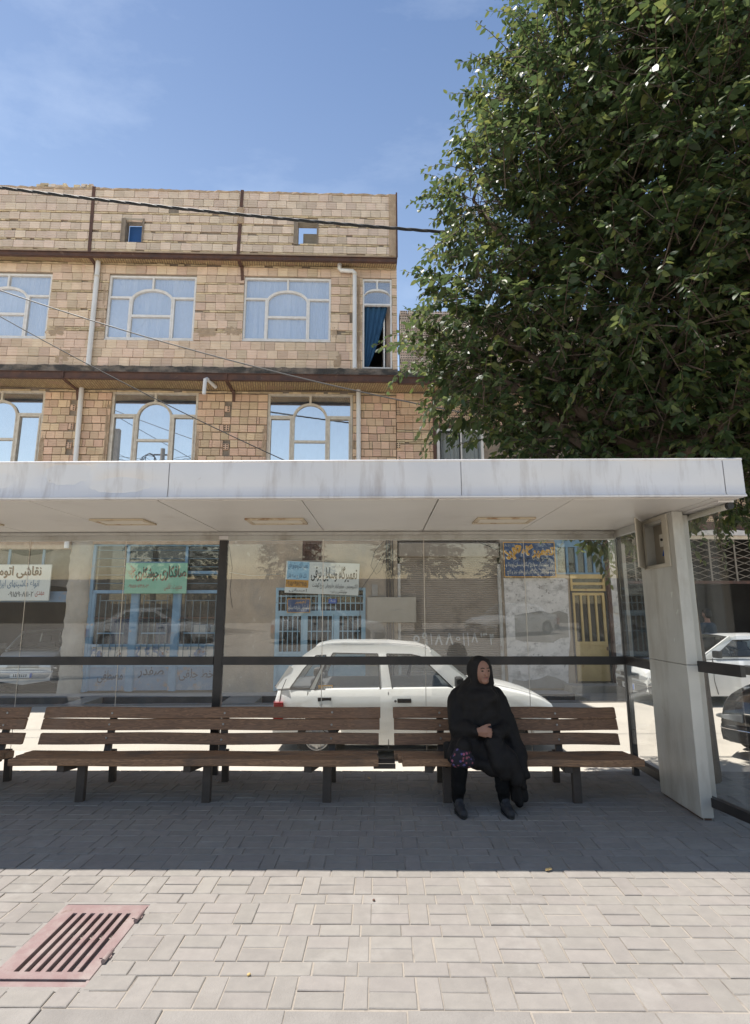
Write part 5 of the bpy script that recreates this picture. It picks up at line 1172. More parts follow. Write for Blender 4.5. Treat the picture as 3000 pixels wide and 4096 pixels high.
    for q in range(4): b.box(xb, xb+.028, -wid*.47, wid*.47, bz[1]+.05+q*.03, bz[1]+.058+q*.03, 'chrome' if q == 3 else 'trim_black')
    b.build('grille', t)
    lamp('tail_light', -1, wid*.74, wid*.965, bz[1]+.06, min(zr-.12, bz[1]+.26), 'lens_red', xa); lamp('rear_indicator', -1, wid*.74, wid*.965, bz[1]+.0, bz[1]+.055, 'lens_amber', xa)
    # door seams, handles, mouldings, mirrors
    b = MB()
    for pts in seams:
        for s in (-1, 1):
            for p, q in zip(pts, pts[1:]): b.bar((p[0], s*sy(p), p[1]), (q[0], s*sy(q), q[1]), .008, .010, 'trim_black', (0, 1, 0))
    if seams: b.build('door_seam', body)
    for (x, z) in handles:
        for s in (-1, 1):
            b = MB(); y = s*(sy((x, z))+.012); b.box(x-.085, x+.085, min(y, y-s*.02), max(y, y-s*.02), z-.026, z+.026, 'trim_black'); b.build('door_handle', t, bevel=.008, seg=2)
    for s in (-1, 1):
        x = cab1-.22; b = MB(); b.box(x-.04, x+.05, min(s*(wid-.02), s*(wid+.17)), max(s*(wid-.02), s*(wid+.17)), belt+.02, belt+.15, 'trim_black'); b.build('wing_mirror', t, bevel=.02, seg=2)
    for w_ in xw:
        for s in (-1, 1):
            T = Matrix.Translation((w_, s*(wid-.075), r)) @ Matrix.Rotation(-s*math.pi/2, 4, 'X')
            b = MB(); b.lathe([(r*.60, -.08), (r*.9, -.085), (r, -.06), (r, .05), (r*.93, .068), (r*.62, .062), (r*.60, .05)], 'tyre', 28, T); wh = b.build('wheel', t, smooth='auto')
            b = MB(); b.lathe([(r*.61, .052), (r*.55, .058), (r*.48, .03), (r*.2, .045), (r*.1, .062), (0, .062)], 'rim', 24, T)
            for q in range(8):
                a = q*math.pi/4; p0 = T @ Vector((r*.2*math.cos(a), r*.2*math.sin(a), .05)); p1 = T @ Vector((r*.5*math.cos(a), r*.5*math.sin(a), .045)); b.bar(p0, p1, .03, .018, 'rim')
            b.build('rim', wh)
    if extras: extras(t, hw, wb)
    return t
def tf(x, z): return (x*1.03-.41, 1.6-(1.6-z)*1.03+.15)
h_side = [(-1.735, .80), (-1.56, 1.07), (-1.40, 1.215), (-1.26, 1.31), (-1.12, 1.342), (-.9, 1.352), (-.31, 1.345), (.06, 1.315), (.22, 1.262), (.74, .83)]
h_holes = [[tf(*p) for p in ((-1.11, .695), (-.87, .695), (-.735, .96), (-.69, 1.075), (-.81, 1.07), (-.95, .92))],
           [tf(*p) for p in ((-.81, .675), (-.02, .675), (-.05, 1.09), (-.60, 1.10), (-.70, .95))], [tf(*p) for p in ((.13, .665), (.88, .675), (.47, 1.06), (.35, 1.085), (.06, 1.09))]]
h_top = [(-1.76, .62), (-1.735, .80), (-1.5, .815), (.72, .84), (1.06, .82), (1.32, .765), (1.57, .69), (1.70, .62), (1.745, .52)]
def pride_extra(t, hw, wb):
    b = MB(); x, z = tf(-.69, .705); y = -(hw(x)*.915+wb(z)-.010); b.box(x-.08, x+.10, y-.003, y-.001, z-.028, z+.028, 'ink_orange'); b.box(x-.02, x+.09, y-.0045, y-.003, z-.018, z+.012, 'plate_white')
    for i in range(5): b.box(x-.015+i*.02, x-.005+i*.02, y-.006, y-.0045, z-.012, z+.006, 'ink_grey')
    b.build('window_sticker', t)
    for s in (-1, 1): b = MB(); b.bar((-1.3, s*(hw(-1.3)+.004), .415), (1.3, s*(hw(1.3)+.004), .415), .03, .014, 'steel_white', (0, 1, 0)); b.build('side_moulding', t)
    b = MB(); b.lathe([(.0, .008), (.016, .006), (.016, 0)], 'chrome', 10, Matrix.Translation((tf(.16, .56)[0], -hw(-.2)-.001, tf(.16, .56)[1])) @ Matrix.Rotation(math.pi/2, 4, 'X')); b.build('lock', t)
seam_h = [[tf(-.89, .66), tf(-.9, .42), tf(-.82, .33), tf(-.57, .13), tf(-.53, .03)], [tf(.075, .66), tf(.075, .02)], [tf(.90, .64), tf(.93, .30), tf(.9, .03)], [tf(-1.16, .80), tf(-1.22, .66), tf(-1.24, .48)], [tf(-.5, .02), tf(.9, .02)]]
car('hatchback_car', 'white hatchback parked right behind the shelter glass and benches', (.41, 7.74, -.15), 0, 'paint_white', h_top, .735, (-1.20, 1.08), .255, h_side, h_holes, .82,
    handles=((tf(-.685, .57)), (tf(.265, .56))), seams=seam_h, black_bumper=False, extras=pride_extra)
s_top = [(-2.02, .66), (-2.0, .80), (-1.3, .84), (.9, .82), (1.3, .775), (1.7, .715), (1.93, .645), (1.98, .55)]
s_side = [(-1.42, .85), (-.95, 1.17), (-.78, 1.24), (-.5, 1.27), (.05, 1.265), (.25, 1.24), (.92, .83)]
s_holes = [[(-1.05, .88), (-.30, .88), (-.30, 1.19), (-.72, 1.18)], [(-.22, .88), (.66, .88), (.22, 1.18), (-.22, 1.19)]]
seam_s = [[(-.26, .85), (-.26, .2)], [(.72, .85), (.76, .45), (.7, .2)], [(-1.05, .85), (-1.0, .5)]]
hd = Vector((-.85, -.53, 0)).normalized(); fcen = Vector((4.53, 6.64, -.15))
car('sedan_car', 'glossy black sedan nosing in at the right edge, one headlight in view', tuple(fcen-hd*1.98), math.atan2(hd.y, hd.x), 'paint_black', s_top, .76, (-1.25, 1.22), .27, s_side, s_holes, .85, handles=((-.42, .70), (.5, .70)), seams=seam_s)
white = car('sedan_car', 'white sedan parked along the kerb by the grille fronted shop, seen through the wing glass', (6.95, 11.55, -.13), math.pi+.045, 'paint_white', s_top, .76, (-1.25, 1.22), .27, s_side, s_holes, .85, handles=((-.42, .70), (.5, .70)), seams=seam_s, group='white sedans')
for i, (x, y, r, lb) in enumerate(((-7.6, -7.0, .02, 'white sedan across the road behind the camera, mirrored at left in the shelter glass'), (-1.9, -8.6, -.02, 'white sedan mirrored in the shelter glass beside the dark middle post'), (5.4, -11.5, 2.6, 'white sedan mirrored in the shelter glass over the roller shutter'))):
    c = copy_tree(white); c.scale = (1, 1, 1); c.location = (x, y, -.15); c.rotation_euler.z = r; c['label'] = lb
v_top = [(-1.75, .70), (-1.7, .86), (.6, .88), (1.05, .84), (1.2, .74), (1.26, .55)]
v_side = [(-1.72, .86), (-1.55, 1.25), (-1.4, 1.31), (.2, 1.31), (.35, 1.28), (.95, .87)]
car('van', 'white van standing nose out in the dark garage at left', fac(-8.08, 1.55, -.15), -math.pi/2+FY, 'paint_silver', v_top, .74, (-1.1, .72), .25, v_side, [[(-1.4, .92), (-.55, .92), (-.55, 1.23), (-1.3, 1.23)], [(-.45, .92), (.55, .92), (.25, 1.23), (-.45, 1.23)]], .88, k=.16, cat='van', black_bumper=False, bz=(.28, .48))

# ------------------------------------------------------------------ people
def drape(freq, amp, seed):
    rs = np.random.default_rng(seed); ph = rs.uniform(0, 6.3, 6)
    def f(co, nm):
        x, y, z = co.T
        a = np.arctan2(x-.86, -(y-5.28)); d = np.hypot(x-.87, z-.62)
        w1 = np.sin(a*freq+2.2*z+ph[0]+1.3*np.sin(z*9+ph[1])); w2 = np.sin(d*46+np.arctan2(z-.62, x-.87)*5+ph[2]+1.2*np.sin(x*11))
        w3 = np.sin(x*38+z*17+ph[3])*np.sin(y*30+ph[4])
        lower = np.clip((.60-z)/.3, 0, 1); fade = np.clip((1.0-z)/.12, 0, 1)
        return co+nm*((amp*w1*(.35+lower)+amp*.5*w2+amp*.25*w3)*fade)[:, None]
    return f
def woman():
    t = thing('person', 'woman in a long black chador seated on the bench, hand at her waist', 'person', (.86, 5.2, 0))
    O = (-.86, -5.2, 0)
    kw = dict(parent=t, loc=O)
    hc = Vector((.888, 5.085, 1.075))
    body = [('e', hc, (.072, .088, .105), (0, 0, .25)), ('c', (.872, 5.14, .99), .05, (.865, 5.17, .90), .055), ('c', (.86, 5.2, .82), .13, (.86, 5.22, .52), .15), ('c', (.72, 5.2, .84), .06, (1.0, 5.2, .84), .06),
            ('c', (.69, 5.17, .82), .05, (.67, 5.05, .61), .045), ('c', (.67, 5.05, .61), .043, (.80, 4.885, .615), .028), ('c', (1.03, 5.17, .82), .05, (1.06, 5.08, .61), .045), ('c', (1.06, 5.08, .61), .042, (.97, 4.93, .58), .03),
            ('c', (.77, 5.2, .46), .10, (.65, 4.84, .415), .07), ('c', (.94, 5.2, .46), .10, (.99, 4.84, .41), .07), ('c', (.65, 4.84, .40), .06, (.625, 4.86, .08), .035), ('c', (.99, 4.84, .40), .06, (1.0, 4.86, .08), .035)]
    # face: nose, brow, cheeks, chin
    fd = Vector((.28, -.96, 0)).normalized(); sd = Vector((.96, .28, 0))
    def F(s, f, u): return tuple(hc+sd*s+fd*f+Vector((0, 0, u)))
    body += [('c', F(0, .084, .012), .008, F(0, .102, -.022), .012), ('c', F(-.034, .072, .030), .009, F(.034, .072, .030), .009), ('e', F(0, .062, -.070), (.036, .028, .032), (0, 0, .25)), ('c', F(-.02, .082, -.048), .009, F(.02, .082, -.048), .009)]
    # right hand: palm, five curled fingers, thumb on top
    wr = Vector((.805, 4.878, .612)); pc = Vector((.862, 4.852, .612))
    body += [('c', wr, .024, pc, .026), ('c', wr+Vector((.0, .0, -.018)), .018, pc+Vector((.0, 0, -.026)), .02), ('c', wr+Vector((0, 0, .014)), .016, pc+Vector((.006, 0, .026)), .018)]
    for k, (dz, ln) in enumerate(((.030, .036), (.010, .042), (-.010, .040), (-.029, .032))):
        a = pc+Vector((.016, -.006, dz)); m1 = a+Vector((ln*.75, -.010, -.006)); e = m1+Vector((.000, .026, -.010)); body += [('c', a, .0105, m1, .0095), ('c', m1, .0095, e, .008)]
    a = wr+Vector((.028, -.012, .030)); m1 = a+Vector((.040, -.012, .022)); body += [('c', a, .0125, m1, .0105), ('c', m1, .0105, m1+Vector((.032, .002, .004)), .0085)]
    def pnt(c):
        return 1 if c.z < .5 and (c.y < 5.4) else 0
    shape(body, .0045, 2, None, ('skin', 'trousers'), 'body', paint=pnt, **kw)
    for s in (-1, 1):
        b = MB(); p = hc+sd*s*.029+fd*.079+Vector((0, 0, .012)); bm = Matrix.Translation(p-Vector(O)*0) @ Matrix.Diagonal((.010, .008, .006, 1))
        b.lathe([(math.sin(i*math.pi/6), -math.cos(i*math.pi/6)) for i in range(7)], 'eye', 10, bm); b.build('eye', t, smooth=True, loc=O)
        b = MB(); b.tube([hc+sd*(s*.029+q*.018)+fd*.084+Vector((0, 0, .033+.004*(1-q*q))) for q in (-1, -.5, 0, .5, 1)], .0035, 'hair', 6); b.build('eyebrow', t, loc=O)
    b = MB(); b.tube([hc+sd*(q*.02)+fd*(.0935-.006*q*q)+Vector((0, 0, -.049+.002*abs(q))) for q in (-1, -.5, 0, .5, 1)], [.002, .005, .006, .005, .002], 'lip', 8); b.build('lips', t, smooth=True, loc=O)
    # chador
    ch = [('e', hc+Vector((-.012, .040, .008)), (.118, .105, .130), (0, 0, .25)), ('c', hc+Vector((-.085, -.01, .02)), .028, hc+Vector((-.07, -.02, -.10)), .032), ('c', hc+Vector((.078, .02, .03)), .022, hc+Vector((.085, .015, -.10)), .03),
          ('c', hc+Vector((-.06, -.02, .085)), .030, hc+Vector((.06, .015, .085)), .026), ('c', (.862, 5.16, .985), .085, (.86, 5.20, .86), .175), ('c', (.715, 5.2, .835), .105, (1.01, 5.2, .835), .105), ('c', (.80, 5.09, .93), .05, (.93, 5.08, .93), .045), ('c', (.80, 5.05, .86), .07, (.95, 5.05, .86), .07),
          ('c', (.855, 5.2, .78), .235, (.86, 5.2, .52), .255), ('c', (.685, 5.18, .80), .098, (.672, 5.06, .60), .10), ('c', (.672, 5.06, .60), .098, (.775, 4.91, .605), .06), ('c', (1.045, 5.18, .80), .095, (1.07, 5.09, .60), .095), ('c', (1.07, 5.09, .60), .09, (.985, 4.93, .585), .06), ('c', (.985, 4.93, .585), .05, (.935, 4.895, .60), .035),
          ('c', (.74, 5.18, .47), .13, (.66, 4.93, .455), .095), ('c', (.66, 4.93, .465), .09, (.60, 4.88, .41), .06), ('c', (.70, 5.0, .475), .08, (.665, 4.845, .49), .068), ('c', (.73, 4.95, .44), .07, (.755, 4.84, .37), .04), ('c', (.95, 5.18, .47), .13, (1.0, 4.85, .41), .10), ('c', (.85, 5.1, .50), .16, (.86, 4.93, .42), .08), ('c', (.78, 4.93, .50), .06, (.80, 4.87, .33), .035), ('c', (.755, 4.87, .375), .05, (.86, 4.86, .335), .058), ('c', (.86, 4.86, .335), .058, (.96, 4.85, .315), .055),
          ('c', (.93, 4.87, .52), .07, (.97, 4.80, .36), .07), ('c', (.97, 4.80, .38), .06, (1.0, 4.80, .28), .05), ('c', (1.08, 5.12, .66), .09, (1.15, 4.95, .40), .075), ('c', (1.13, 4.93, .42), .07, (1.19, 4.86, .27), .04), ('c', (1.04, 4.82, .40), .07, (1.10, 4.82, .26), .06), ('c', (1.10, 4.83, .28), .06, (1.15, 4.86, .19), .045), ('c', (.56, 5.02, .47), .04, (.54, 4.98, .32), .03)]
    shape(ch, .009, 11, drape(17, .009, 3), ('chador',), 'chador', **kw)
    shape([('c', (1.075, 4.88, .30), .035, (1.085, 4.88, .085), .036), ('c', (1.12, 4.87, .30), .035, (1.125, 4.88, .07), .040), ('c', (1.15, 4.88, .26), .03, (1.165, 4.89, .085), .032)], .007, 3, drape(40, .006, 5), ('chador',), 'chador_hem', **kw)
    shape([('c', (.69, 4.95, .44), .08, (.655, 4.83, .43), .078), ('c', (.62, 4.83, .395), .066, (.70, 4.82, .395), .062)], .008, 5, None, ('floral',), 'floral_skirt', **kw)
    for x, x2, x3 in ((.645, .63, .62), (.985, .99, 1.0)):
        shape([('c', (x, 4.85, .40), .078, (x2, 4.86, .23), .066), ('c', (x2, 4.86, .23), .064, (x3, 4.875, .09), .05), ('c', (x2-.005, 4.85, .19), .062, (x2, 4.85, .17), .06)], .008, 4, None, ('trousers',), 'trouser_leg', **kw)
    for x, dx in ((.622, .018), (1.0, .012)):
        shape([('c', (x, 4.89, .045), .04, (x+dx*.5, 4.80, .045), .042), ('c', (x+dx*.5, 4.79, .036), .040, (x+dx, 4.695, .032), .034), ('c', (x+dx*.3, 4.84, .075), .036, (x+dx*.2, 4.86, .085), .034)], .006, 3, None, ('shoe',), 'shoe', **kw)
        b = MB(); n = 16; b.plate([(x+dx*.5+.043*math.cos(a)+(-dx*.4 if math.sin(a) > 0 else dx*.4), 4.79+.135*math.sin(a)) for a in [2*math.pi*i/n for i in range(n)]], [], .014, 'trim_black', lambda p, q, d: (p, q, .001+d)); b.build('shoe_sole', t, loc=O)
    shape([('c', (.905, 4.905, .645), .02, (.915, 4.90, .60), .018)], .004, 2, None, ('floral',), 'sleeve', **kw)
woman()
def man():
    t = thing('person', 'dark haired man in a blue grey shirt standing beyond the white sedan', 'person', (7.35, 12.75, -.12), math.pi+.35)
    b_ = [('e', (0, 0, 1.66), (.075, .09, .11), (0, 0, 0)), ('c', (0, .01, 1.55), .055, (0, .02, 1.45), .06), ('c', (-.15, 0, 1.40), .075, (.15, 0, 1.40), .075), ('c', (0, 0, 1.35), .15, (0, 0, 1.0), .14), ('c', (0, 0, 1.0), .15, (0, 0, .9), .15)]
    for s in (-1, 1): b_ += [('c', (s*.19, 0, 1.38), .06, (s*.24, -.02, 1.1), .05), ('c', (s*.24, -.02, 1.1), .045, (s*.24, -.14, .9), .035), ('c', (s*.24, -.15, .89), .03, (s*.24, -.2, .84), .025), ('c', (s*.09, 0, .88), .09, (s*.1, -.01, .48), .065), ('c', (s*.1, -.01, .48), .06, (s*.1, .02, .08), .045), ('c', (s*.1, .04, .05), .045, (s*.11, -.14, .04), .04), ('e', (s*.078, 0, 1.655), (.012, .02, .03), (0, 0, 0))]
    b_ += [('c', (0, -.09, 1.66), .012, (0, -.105, 1.63), .014)]
    def pnt(c): return 1 if .93 < c.z < 1.47 and c.y > -.12 or (.98 < c.z < 1.45) else 2 if c.z < .95 and not (abs(c.x) > .18 and c.z > .75) else 0
    shape(b_, .012, 3, None, ('skin', 'shirt', 'trousers'), 'body', parent=t, paint=pnt)
    shape([('e', (0, .025, 1.70), (.084, .09, .092), (0, 0, 0)), ('e', (0, .05, 1.64), (.078, .065, .08), (0, 0, 0))], .01, 3, None, ('hair',), 'hair', parent=t)
man()

# ------------------------------------------------------------------ tree
def blade(P, D, U, L_, W_, curl):
    """Vectorised leaves: base P, direction D, up-normal U (n, 3)."""
    S = np.cross(D, U); S /= np.linalg.norm(S, axis=1)[:, None]+1e-9; U = np.cross(S, D)
    L_ = L_[:, None]; W_ = W_[:, None]; c = curl[:, None]
    q = lambda a, s, h: P+D*L_*a+S*W_*s+U*L_*h
    V = np.stack([q(0, 0, 0), q(.28, .42, .03-c*.05), q(.28, -.42, .03-c*.05), q(.38, 0, -.035-c*.05), q(.66, .36, .0-c*.22), q(.66, -.36, .0-c*.22), q(.70, 0, -.03-c*.20), q(1, 0, -.02-c*.48)], 1)
    F = np.array([(0, 3, 1), (0, 2, 3), (1, 3, 6), (1, 6, 4), (2, 6, 3), (2, 5, 6), (4, 6, 7), (5, 7, 6)])
    n = len(P); V = V.reshape(-1, 3); F = (F[None]+(np.arange(n)*8)[:, None, None]).reshape(-1, 3)
    return V, F
def mesh_np(name, V, F, mt, parent):
    me = bpy.data.meshes.new(name); me.vertices.add(len(V)); me.vertices.foreach_set('co', V.astype(np.float32).ravel())
    nf = len(F); me.loops.add(nf*3); me.loops.foreach_set('vertex_index', F.astype(np.int32).ravel()); me.polygons.add(nf)
    me.polygons.foreach_set('loop_start', np.arange(0, nf*3, 3, dtype=np.int32)); me.polygons.foreach_set('loop_total', np.full(nf, 3, np.int32))
    me.update(calc_edges=True); me.validate(); me.materials.append(MT[mt]); me.shade_smooth()
    o = bpy.data.objects.new(name, me); COL.objects.link(o); o.parent = parent; return o
def tree(name, label, base, lobes, nshoot, leaves, seed, limbs, group=None, lmat='leaf', droop=.55, size=.10, trunk_h=2.6, tr=.17):
    rs = np.random.default_rng(seed)
    t = thing(name, label, 'tree', base, 0, group)
    B = np.array(base); vol = np.array([a*b*c for _, (a, b, c) in lobes]); pr = vol**.8; pr /= pr.sum()
    C = np.array([c for c, _ in lobes])-B; Rr = np.array([r for _, r in lobes])
    k = rs.choice(len(lobes), nshoot, p=pr); d = rs.normal(size=(nshoot, 3)); d /= np.linalg.norm(d, axis=1)[:, None]
    rad = np.where(rs.random(nshoot) < .62, rs.uniform(.78, 1.0, nshoot), rs.uniform(.25, .85, nshoot))
    P = C[k]+d*Rr[k]*rad[:, None]
    out = d*np.array([1, 1, .55])+np.array([0, 0, .25])+rs.normal(size=(nshoot, 3))*.35; out /= np.linalg.norm(out, axis=1)[:, None]
    ln = rs.uniform(.30, .62, nshoot)
    m_ = leaves; s = (np.arange(m_)+.5)/m_
    bend = -droop*ln[:, None]*s[None]**2*rs.uniform(.2, 1.1, nshoot)[:, None]
    pos = P[:, None]+out[:, None]*(ln[:, None]*s[None])[..., None]; pos[..., 2] += bend
    side = np.cross(out, [0, 0, 1]); side /= np.linalg.norm(side, axis=1)[:, None]+1e-9
    sg = np.where(np.arange(m_) % 2 == 0, 1, -1)
    D = side[:, None]*(sg*rs.uniform(.5, 1.1, (nshoot, m_)))[..., None]+out[:, None]*rs.uniform(.25, .9, (nshoot, m_))[..., None]+np.array([0, 0, -1])*rs.uniform(.1, .95, (nshoot, m_))[..., None]+rs.normal(size=(nshoot, m_, 3))*.22
    D /= np.linalg.norm(D, axis=-1)[..., None]; U = np.array([0, 0, 1])+rs.normal(size=(nshoot, m_, 3))*.45
    L_ = size*rs.uniform(.7, 1.2, (nshoot, 1))*rs.uniform(.7, 1.2, (nshoot, m_))*(1.05-.45*s[None]); W_ = L_*rs.uniform(.50, .62, (nshoot, m_))
    V, F = blade(pos.reshape(-1, 3), D.reshape(-1, 3), U.reshape(-1, 3), L_.ravel(), W_.ravel(), rs.uniform(.0, 1.0, nshoot*m_))
    mesh_np('crown', V, F, lmat, t)
    # twigs as thin three-sided strips
    n = nshoot; A = P-out*.25; E = pos[:, -1]; M_ = pos[:, m_//2]; w_ = .0045
    up_ = np.cross(out, side); tri = []
    def ring(Q, r): return [Q+side*r, Q-side*r*.5+up_*r*.87, Q-side*r*.5-up_*r*.87]
    Vt = np.stack(ring(A, w_*1.3)+ring(M_, w_)+ring(E, w_*.4), 1).reshape(-1, 3); q = []
    for o in (0, 3):
        for i in range(3): j = (i+1) % 3; q += [(o+i, o+j, o+3+j), (o+i, o+3+j, o+3+i)]
    Ft = (np.array(q)[None]+(np.arange(n)*9)[:, None, None]).reshape(-1, 3); mesh_np('twigs', Vt, Ft, 'bark', t)
    b = MB(); b.tube([(0, 0, -.3), (.03, .02, trunk_h*.35), (-.04, .0, trunk_h*.7), (0, 0, trunk_h)], [tr*1.35, tr*1.05, tr*.95, tr*.9], 'bark', 14); b.build('trunk', t, smooth=True)
    b = MB(); r2 = random.Random(seed)
    for (c, rr), w0 in zip([(Vector(c)-Vector(base), rr) for c, rr in lobes], [0]*len(lobes)):
        p0 = Vector((0, 0, trunk_h*r2.uniform(.9, 1.0))); p1 = c; n_ = 6; pts = []
        for i in range(n_+1):
            q = i/n_; v = p0.lerp(p1, q); v.z += .35*math.sin(math.pi*q)*(1 if p1.z < 4.5 else -.6); v += Vector((r2.uniform(-.1, .1), r2.uniform(-.1, .1), r2.uniform(-.06, .06)))*(0 if i == 0 else 1); pts.append(v)
        b.tube(pts, [tr*.55*(1-q/n_)**1.1+.018 for q in range(n_+1)], 'bark', 7)
        for _ in range(limbs):
            q = r2.randint(2, n_); dd = Vector((r2.gauss(0, 1), r2.gauss(0, 1), r2.gauss(.2, .7))).normalized(); e = pts[q]+Vector((dd.x*rr[0], dd.y*rr[1], dd.z*rr[2]))*.85
            mdl = pts[q].lerp(e, .5)+Vector((0, 0, .12)); b.tube([pts[q], mdl, e], [.022, .014, .005], 'bark', 5)
    b.build('limbs', t, smooth=True)
    return t
lobes = [((2.15, 6.1, 4.75), (1.15, 1.1, .85)), ((1.35, 6.1, 5.5), (.85, .9, .62)), ((1.9, 6.0, 6.9), (1.05, 1.1, 1.0)), ((2.55, 5.9, 8.4), (1.3, 1.2, 1.1)), ((3.3, 5.9, 6.2), (1.5, 1.4, 1.4)), ((3.35, 6.0, 9.4), (1.5, 1.3, 1.4)),
         ((5.0, 6.0, 7.8), (1.8, 1.5, 1.9)), ((4.8, 6.0, 5.0), (1.5, 1.4, 1.5)), ((3.3, 6.2, 4.1), (1.4, 1.1, .85)), ((4.2, 6.1, 3.35), (1.1, .9, .75)), ((2.75, 6.7, 2.9), (.40, .45, .5)), ((3.25, 6.6, 2.95), (.5, .5, .55)),
         ((5.3, 5.8, 9.8), (1.8, 1.4, 1.5)), ((3.8, 5.0, 7.4), (1.4, 1.0, 1.6)), ((4.6, 4.7, 5.6), (1.3, .9, 1.3)), ((1.25, 6.1, 7.1), (.5, .6, .4)), ((1.0, 6.1, 4.95), (.72, .7, .42)), ((1.25, 6.1, 4.35), (.6, .6, .4)), ((2.0, 6.1, 3.75), (.7, .7, .45)), ((6.4, 6.2, 6.6), (1.5, 1.4, 2.0)), ((3.2, 5.2, 5.0), (1.2, .9, 1.0)), ((2.5, 5.9, 3.75), (1.0, .8, .6)), ((3.6, 5.6, 3.6), (1.2, .8, .7)), ((4.9, 5.6, 3.7), (1.1, .8, .8))]
lobes = [((x*.925+.06, y, 1.6+(z-1.6)*.925), (a*.97, b, c*.95)) for (x, y, z), (a, b, c) in lobes]
tree('street_tree', 'big leafy green tree rising behind the right end of the shelter', (3.06, 5.78, 0), lobes, 7200, 14, 5, 5, size=.132, trunk_h=3.25)
st = [((0, 0, 3.6), (1.9, 1.8, 1.2)), ((.9, .3, 4.6), (1.5, 1.4, 1.1)), ((-1.0, -.2, 4.5), (1.4, 1.4, 1.1)), ((0, .2, 5.5), (1.3, 1.2, .9)), ((.3, -.8, 3.0), (1.5, 1.2, .8))]
t0 = tree('park_tree', 'leafy tree across the road behind the camera, mirrored over the dark garage', (-9.2, -13, -.15), [((x-9.2, y-13, z-.15), r) for (x, y, z), r in st], 650, 10, 9, 2, 'trees behind the camera', 'leaf_dull', .5, .21, 2.2, .15)
for x, y, r, s, lb in ((-4.2, -15, 1.3, .9, 'leafy tree mirrored in the glass left of the middle post'), (1.6, -12.5, 2.2, 1.0, 'leafy tree mirrored in the glass over the roller shutter'), (6.6, -15, 4.1, .85, 'smaller leafy tree mirrored in the glass over the navy sign'), (13.5, -13, .4, 1.05, 'leafy tree behind the camera, farthest right in its row')):
    c = copy_tree(t0); c.location = (x, y, -.15); c.rotation_euler.z = r; c.scale = (s, s, s); c['label'] = lb

# ------------------------------------------------------------------ behind the camera: pole and a low wall, seen mirrored in panes
t = thing('utility_pole', 'square concrete utility pole mirrored in the first floor window', 'utility pole', (-11.28, .1, -.15))
b = MB(); b.add([(-.24, -.16, -.5), (.24, -.16, -.5), (.24, .16, -.5), (-.24, .16, -.5), (-.16, -.11, 10.2), (.16, -.11, 10.2), (.16, .11, 10.2), (-.16, .11, 10.2)], [(0, 1, 5, 4), (1, 2, 6, 5), (2, 3, 7, 6), (3, 0, 4, 7), (4, 5, 6, 7)], 'poleconc'); b.build('pole', t, bevel=.012)
b = MB(); b.bar((-.75, -.15, 8.45), (.75, -.15, 8.45), .09, .11, 'leg_steel'); b.build('crossarm', t)
for x in (-.65, -.25, .25, .65):
    b = MB(); b.lathe([(.02, 8.5), (.045, 8.53), (.03, 8.56), (.045, 8.59), (.02, 8.63), (0, 8.63)], 'plastic_white', 10, Matrix.Translation((x, -.15, 0))); b.build('insulator', t)
b = MB()
for i in range(4):
    a = [Vector((1.55+(.22+.05*i)*math.cos(q*.52)+rnd.uniform(-.03, .03), -.1+.05*i, 8.75+(.34-.04*i)*math.sin(q*.52)+rnd.uniform(-.03, .03))) for q in range(13)]; b.tube(a, .016, 'cable', 6)
for i in range(7):
    z0 = 8.5+.1*i; a = [Vector((-.1+3.6*q/10, -.05*i, z0+rnd.uniform(-.08, .08)-.35*math.sin(math.pi*q/10)*rnd.uniform(.4, 1.0))) for q in range(11)]; b.tube(a, .011, 'cable', 5)
b.build('wire_coil', t, smooth=True)
t = thing('utility_pole', 'thin round steel pole mirrored beside the square pole in a window', 'utility pole', (-9.12, .1, -.15))
b = MB(); b.tube([(0, 0, -.4), (0, 0, 9.3)], [.14, .10], 'poleconc', 12); b.build('pole', t, smooth='auto'); b = MB(); b.bar((-.4, 0, 9.0), (.4, 0, 9.0), .06, .06, 'leg_steel'); b.build('crossarm', t)
t = thing('low_wall', 'long low plastered wall across the road, mirrored in the shelter glass', 'wall', (0, -19, -.15))
b = MB(); b.box(-45, 45, -.15, .15, -.3, 2.3, 'farwall'); b.build('wall', t); b = MB(); b.box(-45, 45, -.2, .2, 2.3, 2.4, 'kerbstone'); b.build('coping', t)

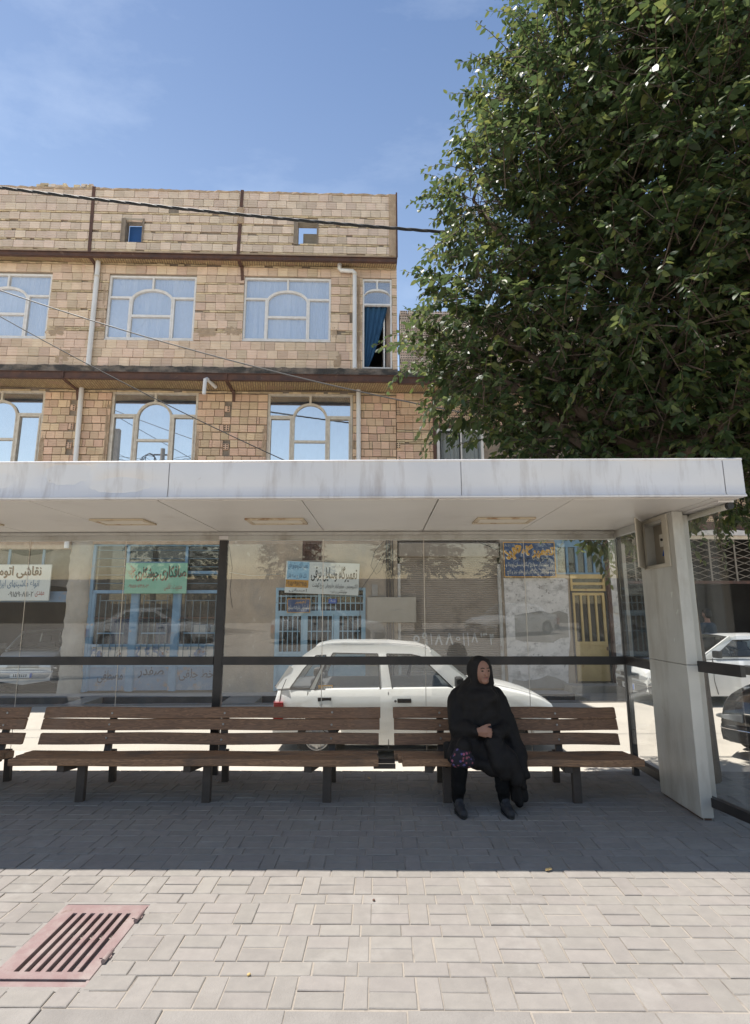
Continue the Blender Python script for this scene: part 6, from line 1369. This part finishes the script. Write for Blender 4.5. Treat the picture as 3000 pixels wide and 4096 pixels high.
# ------------------------------------------------------------------ overhead cables
def cable(name, label, pts, r, mt, twist=0):
    P = [Vector(p) for p in pts]; t = thing(name, label, 'cable', tuple(P[0]))
    # smooth catenary through the given points by quadratic fit
    X = np.array([p.x for p in P]); 
    cz = np.polyfit(X, [p.z for p in P], 2); cy = np.polyfit(X, [p.y for p in P], 1)
    xs = np.linspace(X[0], X[-1], 240 if twist else 60)
    b = MB()
    for k in range(max(1, twist)):
        pts2 = []
        for x in xs:
            ph = x*8+k*2*math.pi/max(1, twist); o = r*1.05 if twist else 0
            pts2.append(Vector((x, np.polyval(cy, x)+o*math.cos(ph), np.polyval(cz, x)+o*math.sin(ph)))-P[0])
        b.tube(pts2, r, mt, 6)
    b.build('strand', t, smooth=True); return t
cable('twisted_cable', 'thick black twisted cable crossing in front of the parapet', [(-12.4, 8.0, 9.66), (-6.36, 8, 8.6), (-4.8, 8, 8.37), (-2.14, 8, 8.04), (.16, 8, 7.78), (2.06, 8, 7.55), (9, 8.0, 7.2)], .0135, 'cable', 3)
cable('thin_wire', 'thin grey wire slanting down across the arched windows into the tree', [(-12, 9, 9.4), (-6.91, 9, 7.5), (-5.25, 9, 6.83), (-4.07, 9, 6.4), (-2.5, 9, 5.88), (-.47, 9, 5.32), (1.61, 9, 4.81), (7, 9, 4.2)], .011, 'wire')
cable('thin_wire', 'lower thin wire slanting from left edge down to the shelter roof', [(-11, 9.5, 9.4), (-7.22, 9.5, 7.18), (-5.45, 9.5, 6.14), (-4.22, 9.5, 5.50), (-2.37, 9.5, 4.55), (0, 9.5, 3.45), (2, 9.5, 2.7)], .009, 'cable')

# ------------------------------------------------------------------ litter on the paving
for (x, y, rz, kd, lb) in ((1.04, 3.80, .4, 'leaf', 'small yellow leaf lying at the edge of the shelter shadow'), (-.13, 5.72, 2.0, 'leaf', 'dry yellow leaf on the paving under the bench gap'), (-.60, 2.78, 1.0, 'stone', 'tiny ochre pebble on the sunlit paving right of the grate'), (-.05, 3.43, 2.2, 'stone', 'tiny dark pebble on the sunlit paving ahead of the woman')):
    if kd == 'leaf':
        b = MB(); L_, W_ = .024, .012
        b.add([(-L_, 0, .004), (-.015, W_, .012), (-.015, -W_, .010), (0, 0, .004), (.02, W_*.8, .014), (.02, -W_*.8, .009), (L_, 0, .012)], [(0, 3, 1), (0, 2, 3), (1, 3, 6, 4), (2, 5, 6, 3)], 'yellow'); o = b.build('fallen_leaf', loc=(x, y, .002), rz=rz); tag(o, lb, 'leaf')
    else:
        b = MB(); b.lathe([(0, -.004), (.012, 0), (.014, .006), (.008, .012), (0, .013)], 'yellow' if 'ochre' in lb else 'rust', 7); o = b.build('pebble', loc=(x, y, .003), rz=rz, smooth=True); o.scale = (.75, .55, .6); tag(o, lb, 'pebble')
